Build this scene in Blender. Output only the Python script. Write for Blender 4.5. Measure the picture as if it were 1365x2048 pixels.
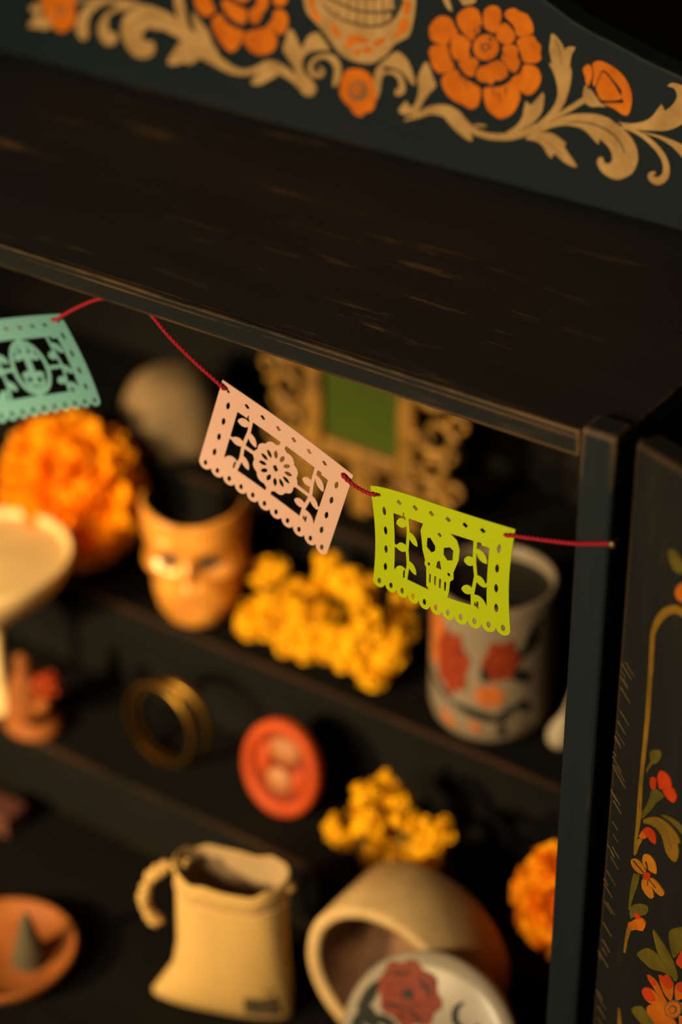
import bpy, bmesh, math, random
import numpy as np
from mathutils import Vector, Matrix
from mathutils.geometry import tessellate_polygon

for _o in list(bpy.data.objects):
    bpy.data.objects.remove(_o, do_unlink=True)
SC = bpy.context.scene
COL = SC.collection
rad = math.radians

# ------------------------------------------------------------------ camera
# yaw 35 deg to the left of the cabinet's depth axis, looking down 32 deg
def cam_axes(yaw, pitch, roll):
    cy, sy, cp, sp = math.cos(yaw), math.sin(yaw), math.cos(pitch), math.sin(pitch)
    f = Vector((-sy*cp, cy*cp, -sp)); r = Vector((cy, sy, 0)); d = f.cross(r)
    cr, sr = math.cos(roll), math.sin(roll)
    return r*cr + d*sr, d*cr - r*sr, f
_r, _d, _f = cam_axes(rad(35.2), rad(31.85), rad(.36))
cam = bpy.data.cameras.new('camera')
cam.sensor_fit = 'HORIZONTAL'; cam.sensor_width = 24.0; cam.lens = 4400/1365*24.0
cam.clip_start = .01; cam.clip_end = 50
cam.dof.use_dof = True; cam.dof.focus_distance = .925; cam.dof.aperture_fstop = 3.25
cam.dof.aperture_blades = 0
camo = bpy.data.objects.new('camera', cam); COL.objects.link(camo)
_u = -_d; _b = -_f
camo.matrix_world = Matrix(((_r.x, _u.x, _b.x, .3474), (_r.y, _u.y, _b.y, -.6541), (_r.z, _u.z, _b.z, .4205), (0, 0, 0, 1)))
SC.camera = camo

# ------------------------------------------------------------------ light
SC.view_settings.view_transform = 'Standard'; SC.view_settings.look = 'None'
SC.view_settings.gamma = 1.0; SC.view_settings.use_curve_mapping = False
SC.view_settings.exposure = 0.0
W = bpy.data.worlds.new('world'); SC.world = W; W.use_nodes = True
W.node_tree.nodes['Background'].inputs[0].default_value = (.80, .70, .60, 1)
W.node_tree.nodes['Background'].inputs[1].default_value = .06
def area(name, loc, target, size, power, col):
    l = bpy.data.lights.new(name, 'AREA'); l.shape = 'DISK'; l.size = size; l.energy = power; l.color = col
    o = bpy.data.objects.new(name, l); COL.objects.link(o); o.location = loc
    o.rotation_euler = (Vector(target) - Vector(loc)).to_track_quat('-Z', 'Y').to_euler()
    return o
def spot(name, loc, target, radius, power, col, angle, blend):
    l = bpy.data.lights.new(name, 'SPOT'); l.shadow_soft_size = radius; l.energy = power; l.color = col; l.spot_size = rad(angle); l.spot_blend = blend
    o = bpy.data.objects.new(name, l); COL.objects.link(o); o.location = loc
    o.rotation_euler = (Vector(target) - Vector(loc)).to_track_quat('-Z', 'Y').to_euler()
    return o
area('room_lamp_light', (-.25, -1.22, .34), (-.15, .1, -.05), .30, 17.5, (1.0, .74, .42))
spot('shelf_lamp_light', (-.62, -.95, .10), (-.36, .14, -.33), .05, 118, (1.0, .70, .33), 34, 1.0)

# ------------------------------------------------------------------ helpers
def link(o, parent=None):
    COL.objects.link(o)
    if parent is not None:
        o.parent = parent
    return o
def wloc(o):
    v = Vector((0, 0, 0))
    while o is not None:
        v = v + o.location; o = o.parent
    return v
def tag(o, label=None, cat=None, group=None, kind=None):
    if label: o['label'] = label
    if cat: o['category'] = cat
    if group: o['group'] = group
    if kind: o['kind'] = kind
    return o
def empty(name, loc, label=None, cat=None, group=None):
    o = bpy.data.objects.new(name, None); o.empty_display_size = .02; o.location = loc
    link(o); return tag(o, label, cat, group)
def mesh(name, verts, faces, mat, parent=None, smooth=False, origin=None):
    """verts are world coordinates; they are stored relative to the parent (or origin)."""
    base = wloc(parent) if parent is not None else Vector(origin or (0, 0, 0))
    v = np.asarray(verts, float) - np.array(base)
    m = bpy.data.meshes.new(name); m.from_pydata(v.tolist(), [], [tuple(int(i) for i in f) for f in faces]); m.update()
    if smooth: m.polygons.foreach_set('use_smooth', [True]*len(m.polygons))
    m.materials.append(mat)
    o = bpy.data.objects.new(name, m)
    if parent is None: o.location = base
    return link(o, parent)
def bm_obj(name, bm, mat, parent=None, smooth=False, origin=None):
    base = wloc(parent) if parent is not None else Vector(origin or (0, 0, 0))
    bmesh.ops.translate(bm, verts=bm.verts, vec=-base)
    m = bpy.data.meshes.new(name); bm.to_mesh(m); bm.free()
    if smooth: m.polygons.foreach_set('use_smooth', [True]*len(m.polygons))
    m.materials.append(mat)
    o = bpy.data.objects.new(name, m)
    if parent is None: o.location = base
    return link(o, parent)
def box_bm(x0, x1, y0, y1, z0, z1, bev=.0012, seg=2, rot=None, piv=None):
    bm = bmesh.new(); bmesh.ops.create_cube(bm, size=1)
    bmesh.ops.scale(bm, verts=bm.verts, vec=(x1-x0, y1-y0, z1-z0))
    if bev: bmesh.ops.bevel(bm, geom=list(bm.edges), offset=bev, segments=seg, profile=.5, affect='EDGES')
    bmesh.ops.translate(bm, verts=bm.verts, vec=((x0+x1)/2, (y0+y1)/2, (z0+z1)/2))
    if rot is not None: bmesh.ops.rotate(bm, verts=bm.verts, cent=piv, matrix=rot)
    return bm
def box(name, mat, parent, *a, origin=None, **k): return bm_obj(name, box_bm(*a, **k), mat, parent, origin=origin)
def lathe(prof, c, n=48, axis=(0, 0, 1), up=None, sx=1, sy=1):
    """prof: (radius, height) pairs; returns verts, faces."""
    az = Vector(axis).normalized(); ax = Vector(up or (1, 0, 0)); ax = (ax - az*ax.dot(az)).normalized(); ay = az.cross(ax)
    c = Vector(c); v = []; f = []
    for r, h in prof:
        for i in range(n):
            a = 2*math.pi*i/n
            v.append(tuple(c + ax*(r*sx*math.cos(a)) + ay*(r*sy*math.sin(a)) + az*h))
    for k in range(len(prof)-1):
        for i in range(n):
            j = (i+1) % n; f.append((k*n+i, k*n+j, (k+1)*n+j, (k+1)*n+i))
    return v, f
def tube(path, r, n=8, closed=False):
    P = np.array(path, float); N = len(P)
    R_ = np.full(N, r) if np.isscalar(r) else np.array(r, float)
    T = (np.roll(P, -1, 0)-np.roll(P, 1, 0)) if closed else np.gradient(P, axis=0)
    T /= np.linalg.norm(T, axis=1)[:, None]+1e-12
    ref = np.array([0, 0, 1.]) if abs(T[0][2]) < .9 else np.array([1., 0, 0])
    nrm = np.cross(T[0], ref); nrm /= np.linalg.norm(nrm); v = []
    for i in range(N):
        nrm = nrm - T[i]*nrm.dot(T[i]); nrm /= np.linalg.norm(nrm)+1e-12; b = np.cross(T[i], nrm)
        for k in range(n):
            a = 2*math.pi*k/n; v.append(P[i]+R_[i]*(math.cos(a)*nrm+math.sin(a)*b))
    f = []
    for i in range(N if closed else N-1):
        i2 = (i+1) % N
        for k in range(n):
            k2 = (k+1) % n; f.append((i*n+k, i*n+k2, i2*n+k2, i2*n+k))
    if not closed:
        f.append(tuple(range(n))[::-1]); f.append(tuple((N-1)*n+k for k in range(n)))
    return v, f
def join(*vf):
    v = []; f = []
    for a, b in vf:
        o = len(v); v += [tuple(x) for x in a]; f += [tuple(i+o for i in q) for q in b]
    return v, f
def curve(pts, n=6, closed=False):
    pts = np.array(pts, float); N = len(pts); out = []
    for i in range(N if closed else N-1):
        g = (lambda k: pts[k % N]) if closed else (lambda k: pts[min(max(k, 0), N-1)])
        a, b, c, d = g(i-1), g(i), g(i+1), g(i+2)
        for k in range(n):
            t = k/n; out.append(.5*(2*b+(c-a)*t+(2*a-5*b+4*c-d)*t*t+(3*b-a-3*c+d)*t**3))
    if not closed: out.append(pts[-1])
    return np.array(out)

# ---- flat shapes from signed distance fields (negative inside), meshed by marching squares
def s_rect(x0, x1, y0, y1): return lambda X, Y: np.maximum(np.maximum(x0-X, X-x1), np.maximum(y0-Y, Y-y1))
def s_circ(cx, cy, r): return lambda X, Y: np.hypot(X-cx, Y-cy)-r
def s_ell(cx, cy, rx, ry): return lambda X, Y: (np.hypot((X-cx)/rx, (Y-cy)/ry)-1)*min(rx, ry)
def s_dia(cx, cy, a, b, sh=0): return lambda X, Y: (np.abs((X-cx)-sh*(Y-cy))/a+np.abs(Y-cy)/b-1)*min(a, b)
def s_seg(ax, ay, bx, by, w):
    def f(X, Y):
        dx, dy = bx-ax, by-ay; t = np.clip(((X-ax)*dx+(Y-ay)*dy)/(dx*dx+dy*dy+1e-12), 0, 1)
        return np.hypot(X-ax-t*dx, Y-ay-t*dy)-w/2
    return f
def s_lens(cx, cy, L, w, ang):
    a = L/2; b = w/2; R_ = (a*a+b*b)/(2*b); d = R_-b; ca, sa = math.cos(ang), math.sin(ang)
    def f(X, Y):
        x = (X-cx)*ca+(Y-cy)*sa; y = -(X-cx)*sa+(Y-cy)*ca
        return np.maximum(np.hypot(x, y-d)-R_, np.hypot(x, y+d)-R_)
    return f
def s_leaf(ax, ay, bx, by, w): return s_lens((ax+bx)/2, (ay+by)/2, math.hypot(bx-ax, by-ay), w, math.atan2(by-ay, bx-ax))
def s_poly(P):
    P = np.array(P, float)
    def f(X, Y):
        d = np.full(X.shape, 1e9); ins = np.zeros(X.shape, bool); n = len(P)
        for i in range(n):
            (ax, ay), (bx, by) = P[i], P[(i+1) % n]; dx, dy = bx-ax, by-ay
            t = np.clip(((X-ax)*dx+(Y-ay)*dy)/(dx*dx+dy*dy+1e-12), 0, 1)
            d = np.minimum(d, np.hypot(X-ax-t*dx, Y-ay-t*dy))
            c = ((ay > Y) != (by > Y)) & (X < (bx-ax)*(Y-ay)/(by-ay+1e-15)+ax); ins ^= c
        return np.where(ins, -d, d)
    return f
def s_or(*fs): return lambda X, Y: np.minimum.reduce([f(X, Y) for f in fs])
def s_sub(a, *bs): return lambda X, Y: np.maximum(a(X, Y), -np.minimum.reduce([b(X, Y) for b in bs]))
def sdf_cells(f, x0, x1, y0, y1, h):
    """2D verts, polygons and boundary segments of the region f<0."""
    nx = int((x1-x0)/h)+1; ny = int((y1-y0)/h)+1
    xs = x0+h*np.arange(nx+1); ys = y0+h*np.arange(ny+1)
    X, Y = np.meshgrid(xs, ys); D = f(X, Y); D = np.where(np.abs(D) < 1e-7, 1e-7, D)
    verts = []; idx = {}; faces = []; bnd = []
    def gv(i, j):
        k = (i, j)
        if k not in idx: idx[k] = len(verts); verts.append((xs[i], ys[j]))
        return idx[k]
    def ev(a, b):
        k = (a, b) if a < b else (b, a)
        if k not in idx:
            (i, j), (p, q) = k; da, db = D[j, i], D[q, p]; t = da/(da-db)
            idx[k] = len(verts); verts.append((xs[i]+t*(xs[p]-xs[i]), ys[j]+t*(ys[q]-ys[j])))
        return idx[k]
    ins = D < 0
    cnt = ins[:-1, :-1].astype(int)+ins[1:, :-1]+ins[:-1, 1:]+ins[1:, 1:]
    for j, i in zip(*np.nonzero(cnt)):
        c = [(i, j), (i+1, j), (i+1, j+1), (i, j+1)]; s = [ins[q, p] for p, q in c]
        if all(s): faces.append(tuple(gv(*q) for q in c)); continue
        poly = []; cr = []
        for k in range(4):
            a, b = c[k], c[(k+1) % 4]
            if s[k]: poly.append(gv(*a))
            if s[k] != s[(k+1) % 4]: e = ev(a, b); poly.append(e); cr.append((e, s[k]))
        if len(poly) > 2:
            faces.append(tuple(poly))
            for k in range(len(cr)):
                if cr[k][1]: bnd.append((cr[k][0], cr[(k+1) % len(cr)][0]))
    return np.array(verts), faces, bnd
def sheet(f, bounds, h, mapping, thick):
    """mapping(u, v, w) -> world; front at w=0, back at w=thick."""
    v2, fc, bnd = sdf_cells(f, *bounds, h)
    n = len(v2); A = [mapping(u, v, 0) for u, v in v2]; B = [mapping(u, v, thick) for u, v in v2]
    faces = list(fc)+[tuple(n+i for i in q[::-1]) for q in fc]+[(b, a, a+n, b+n) for a, b in bnd]
    return A+B, faces

# ------------------------------------------------------------------ materials
def newmat(name):
    m = bpy.data.materials.new(name); m.use_nodes = True
    return m, m.node_tree, m.node_tree.nodes['Principled BSDF']
def N(nt, t, **k):
    n = nt.nodes.new(t)
    for a, b in k.items(): setattr(n, a, b)
    return n
def pos_noise(nt, scale, detail=4, stretch=(1, 1, 1), rough=.6):
    g = N(nt, 'ShaderNodeNewGeometry'); mp = N(nt, 'ShaderNodeMapping'); mp.inputs['Scale'].default_value = stretch
    nt.links.new(g.outputs['Position'], mp.inputs['Vector'])
    no = N(nt, 'ShaderNodeTexNoise'); no.inputs['Scale'].default_value = scale; no.inputs['Detail'].default_value = detail
    no.inputs['Roughness'].default_value = rough
    nt.links.new(mp.outputs[0], no.inputs['Vector']); return no.outputs['Fac']
def ramp(nt, fac, stops):
    r = N(nt, 'ShaderNodeValToRGB'); e = r.color_ramp.elements
    while len(e) < len(stops): e.new(.5)
    for q, (p, c) in zip(e, stops): q.position = p; q.color = (*c, 1) if len(c) == 3 else c
    nt.links.new(fac, r.inputs[0]); return r.outputs[0]
def mix(nt, fac, a, b):
    m = N(nt, 'ShaderNodeMix', data_type='RGBA')
    for s, v in ((m.inputs[6], a), (m.inputs[7], b)):
        if isinstance(v, tuple): s.default_value = (*v, 1)
        else: nt.links.new(v, s)
    if isinstance(fac, float): m.inputs[0].default_value = fac
    else: nt.links.new(fac, m.inputs[0])
    return m.outputs[2]
def mth(nt, op, a, b=None, clamp=False):
    m = N(nt, 'ShaderNodeMath', operation=op, use_clamp=clamp)
    for i, v in enumerate((a, b)):
        if v is None: continue
        if isinstance(v, (int, float)): m.inputs[i].default_value = v
        else: nt.links.new(v, m.inputs[i])
    return m.outputs[0]
def bump(nt, b, h, strength=.3, dist=.001):
    n = N(nt, 'ShaderNodeBump'); n.inputs['Strength'].default_value = strength; n.inputs['Distance'].default_value = dist
    nt.links.new(h, n.inputs['Height']); nt.links.new(n.outputs[0], b.inputs['Normal'])
def plain(name, c, rough=.6, var=.15, scale=120, trans=0, metal=0, spec=.5, c2=None, bmp=.2, coat=0):
    m, nt, b = newmat(name)
    nz = pos_noise(nt, scale)
    lo = c2 or tuple(x*(1-var) for x in c); hi = tuple(min(1, x*(1+var)) for x in c)
    col = ramp(nt, nz, [(.3, lo), (.7, hi)]); nt.links.new(col, b.inputs['Base Color'])
    b.inputs['Roughness'].default_value = rough; b.inputs['Metallic'].default_value = metal
    b.inputs['Specular IOR Level'].default_value = spec; b.inputs['Coat Weight'].default_value = coat
    b.inputs['Coat Roughness'].default_value = .12
    if bmp: bump(nt, b, nz, bmp)
    if trans:
        t = N(nt, 'ShaderNodeBsdfTranslucent'); nt.links.new(col, t.inputs[0])
        ms = N(nt, 'ShaderNodeMixShader'); ms.inputs[0].default_value = trans
        nt.links.new(b.outputs[0], ms.inputs[1]); nt.links.new(t.outputs[0], ms.inputs[2])
        nt.links.new(ms.outputs[0], nt.nodes['Material Output'].inputs[0])
    return m
def paintwood(name, base, base2, worn, stretch, edge=1.0, streak=.0, rough=.55, spec=.3, erad=.0018, ethr=(.47, .60), boost=None):
    """old paint over wood: uneven coat, brown streaks along the grain, bare wood where edges rubbed through"""
    m, nt, b = newmat(name)
    a = pos_noise(nt, 22, 6, stretch); col = ramp(nt, a, [(.3, base), (.72, base2)])
    g = pos_noise(nt, 95, 5, stretch, .7)
    if streak:
        big = pos_noise(nt, 9, 3)
        st = mth(nt, 'MULTIPLY', ramp(nt, g, [(.57, (0, 0, 0)), (.70, (1, 1, 1))]), ramp(nt, big, [(.46, (0, 0, 0)), (.62, (1, 1, 1))]))
        col = mix(nt, mth(nt, 'MULTIPLY', st, streak), col, worn)
    be = N(nt, 'ShaderNodeBevel', samples=4); be.inputs['Radius'].default_value = erad
    ge = N(nt, 'ShaderNodeNewGeometry'); dt = N(nt, 'ShaderNodeVectorMath', operation='DOT_PRODUCT')
    nt.links.new(be.outputs[0], dt.inputs[0]); nt.links.new(ge.outputs['True Normal'], dt.inputs[1])
    ed = mth(nt, 'MULTIPLY', mth(nt, 'SUBTRACT', 1.0, dt.outputs['Value']), 14.0, True)
    wv = pos_noise(nt, 42, 8, stretch, .8)
    if boost:                                # more rubbing towards one end
        sp = N(nt, 'ShaderNodeSeparateXYZ'); nt.links.new(ge.outputs['Position'], sp.inputs[0])
        mr = N(nt, 'ShaderNodeMapRange'); nt.links.new(sp.outputs[boost[0]], mr.inputs[0])
        for i_, v_ in enumerate((boost[1], boost[2], 0, boost[3])): mr.inputs[i_+1].default_value = v_
        wv = mth(nt, 'ADD', wv, mr.outputs[0])
    wn = ramp(nt, wv, [(ethr[0], (0, 0, 0)), (ethr[1], (1, 1, 1))])
    col = mix(nt, mth(nt, 'MULTIPLY', mth(nt, 'MULTIPLY', ed, wn), edge), col, worn)
    nt.links.new(col, b.inputs['Base Color'])
    b.inputs['Roughness'].default_value = rough; b.inputs['Specular IOR Level'].default_value = spec
    bump(nt, b, g, .35, .0006); return m
LONG = (.12, 1, 1); TALL = (1, 1, .12)
WORN = (.30, .17, .075)
M = dict(
    top=paintwood('top_board_paint', (.014, .0143, .0142), (.024, .0240, .0230), (.22, .125, .055), LONG, .9, .95, .65, .15),
    edge=paintwood('rail_paint', (.0075, .0095, .0090), (.0135, .0165, .0155), (.27, .145, .06), LONG, 1., .25, spec=.2, ethr=(.43, .57), boost=('X', -.05, 0, .14)),
    crest=paintwood('crest_paint', (.0050, .0125, .0170), (.0085, .0185, .0240), (.11, .055, .02), LONG, .8, .08, .6, .2),
    stile=paintwood('stile_paint', (.008, .0145, .0180), (.014, .0215, .0250), WORN, TALL, 1., .12, spec=.2, ethr=(.56, .70), boost=('Z', -.03, 0, .2)),
    door=paintwood('door_paint', (.008, .0095, .0085), (.015, .0165, .014), (.16, .08, .03), TALL, .9, .25, spec=.2, ethr=(.34, .52)),
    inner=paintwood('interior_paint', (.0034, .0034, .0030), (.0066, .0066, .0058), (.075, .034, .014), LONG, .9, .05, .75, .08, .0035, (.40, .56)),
    wall=plain('wall_paint', (.05, .040, .024), .9, .3, 3),
    O=plain('orange_paint', (.68, .185, .010), .6, .2, 60, c2=(.52, .115, .006), spec=.12),
    O2=plain('old_orange_paint', (.44, .115, .008), .65, .25, 60, c2=(.32, .07, .005), spec=.1),  # darker copy of the crest orange; the door's dimmer light is in the colour
    wax=plain('dark_wax', (.014, .012, .010), .6, .2, 60),
    tumb=plain('taupe_ceramic', (.185, .150, .108), .3, .08, 30, spec=.35, bmp=0),  # white glaze with the tumbler's shade put into the colour
    T=plain('tan_paint', (.50, .315, .125), .6, .2, 70, c2=(.38, .225, .075), spec=.12),
    K=plain('dark_line_paint', (.015, .02, .018), .6, .2, 80),
    B=plain('brown_line_paint', (.16, .10, .045), .6, .3, 80),
    Y=plain('ochre_paint', (.23, .115, .010), .65, .25, 60, c2=(.14, .08, .009), spec=.12),
    G=plain('olive_paint', (.115, .088, .011), .65, .25, 60, c2=(.065, .055, .009), spec=.12),
    R=plain('red_paint', (.46, .040, .006), .65, .25, 60, c2=(.34, .03, .005), spec=.12),
    Q=plain('amber_paint', (.42, .15, .010), .6, .25, 60, spec=.12),
    pink=plain('pink_card', (.84, .53, .42), .75, .03, 900, .12, bmp=.08, spec=.2),
    lime=plain('lime_card', (.52, .66, .006), .75, .03, 900, .12, bmp=.08, spec=.2),
    teal=plain('teal_card', (.118, .30, .305), .75, .03, 900, .12, bmp=.08, spec=.2),
    twine=plain('red_twine', (.36, .010, .026), .7, .25, 1500, spec=.25),
    tack=plain('dull_brass', (.25, .16, .06), .45, .2, 300, metal=.7),
    mari=plain('marigold_petals', (1.0, .44, .005), .7, .1, 40, .3, c2=(1.0, .32, .004), spec=.1, bmp=0),
    marid=plain('deep_marigold_petals', (1.0, .42, .006), .7, .1, 50, .3, c2=(.95, .32, .005), spec=.1, bmp=0),
    yel=plain('yellow_petals', (1.0, .57, .010), .7, .1, 60, .3, c2=(.72, .34, .007), spec=.1, bmp=0),
    stem=plain('dry_stem', (.10, .09, .025), .7, .3, 90),
    gold=plain('gold_glaze', (.66, .29, .042), .36, .2, 35, metal=.1, spec=.6, c2=(.42, .15, .02), bmp=.12, coat=.5),
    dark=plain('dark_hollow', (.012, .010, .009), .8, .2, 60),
    ball=plain('dusky_shell', (.19, .125, .065), .8, .2, 14, c2=(.075, .06, .035), spec=.1),
    cream=plain('cream_ceramic', (.72, .52, .235), .5, .06, 30, c2=(.64, .45, .19), spec=.3),
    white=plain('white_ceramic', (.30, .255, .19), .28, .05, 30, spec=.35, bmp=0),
    canvas=plain('canvas_cloth', (.50, .325, .112), .85, .06, 700, c2=(.43, .27, .085), bmp=.4, spec=.15),
    canvas2=plain('canvas_lining', (.33, .23, .12), .9, .1, 500, bmp=.4, spec=.1),
    stitch=plain('russet_stitching', (.62, .36, .17), .8, .1, 300),
    print=plain('grey_print', (.06, .04, .02), .8, .2, 300),
    gframe=plain('gilt_frame', (.22, .11, .012), .5, .3, 80, metal=.3, c2=(.09, .045, .008)),
    green=plain('green_panel', (.031, .054, .003), .4, .15, 12, c2=(.021, .038, .0025), spec=.3),
    brass=plain('brass', (.20, .11, .015), .32, .2, 90, metal=.9),
    red=plain('red_clay', (.35, .048, .007), .6, .15, 60, c2=(.28, .034, .005), spec=.2),
    redd=plain('dark_red_clay', (.15, .020, .005), .6, .2, 80, spec=.2),
    pale=plain('pale_relief', (.30, .12, .04), .6, .2, 70, c2=(.24, .075, .018)),
    terra=plain('terracotta', (.25, .080, .018), .65, .2, 40, c2=(.18, .055, .013), spec=.15),
    cone=plain('incense', (.05, .038, .018), .85, .3, 120),
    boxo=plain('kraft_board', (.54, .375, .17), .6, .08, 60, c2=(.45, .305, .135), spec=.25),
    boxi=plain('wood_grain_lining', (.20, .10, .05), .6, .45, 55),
    rose=plain('rose_print', (.20, .028, .008), .5, .4, 260, c2=(.09, .011, .005), bmp=0, spec=.2),
    orose=plain('orange_print', (.38, .11, .02), .45, .35, 200, c2=(.24, .055, .012), bmp=0),
    ink=plain('dark_leaf_print', (.010, .013, .011), .5, .3, 200, bmp=0, spec=.2),
    redbox=plain('dark_red_card', (.07, .016, .008), .8, .2, 60),
)
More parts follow.
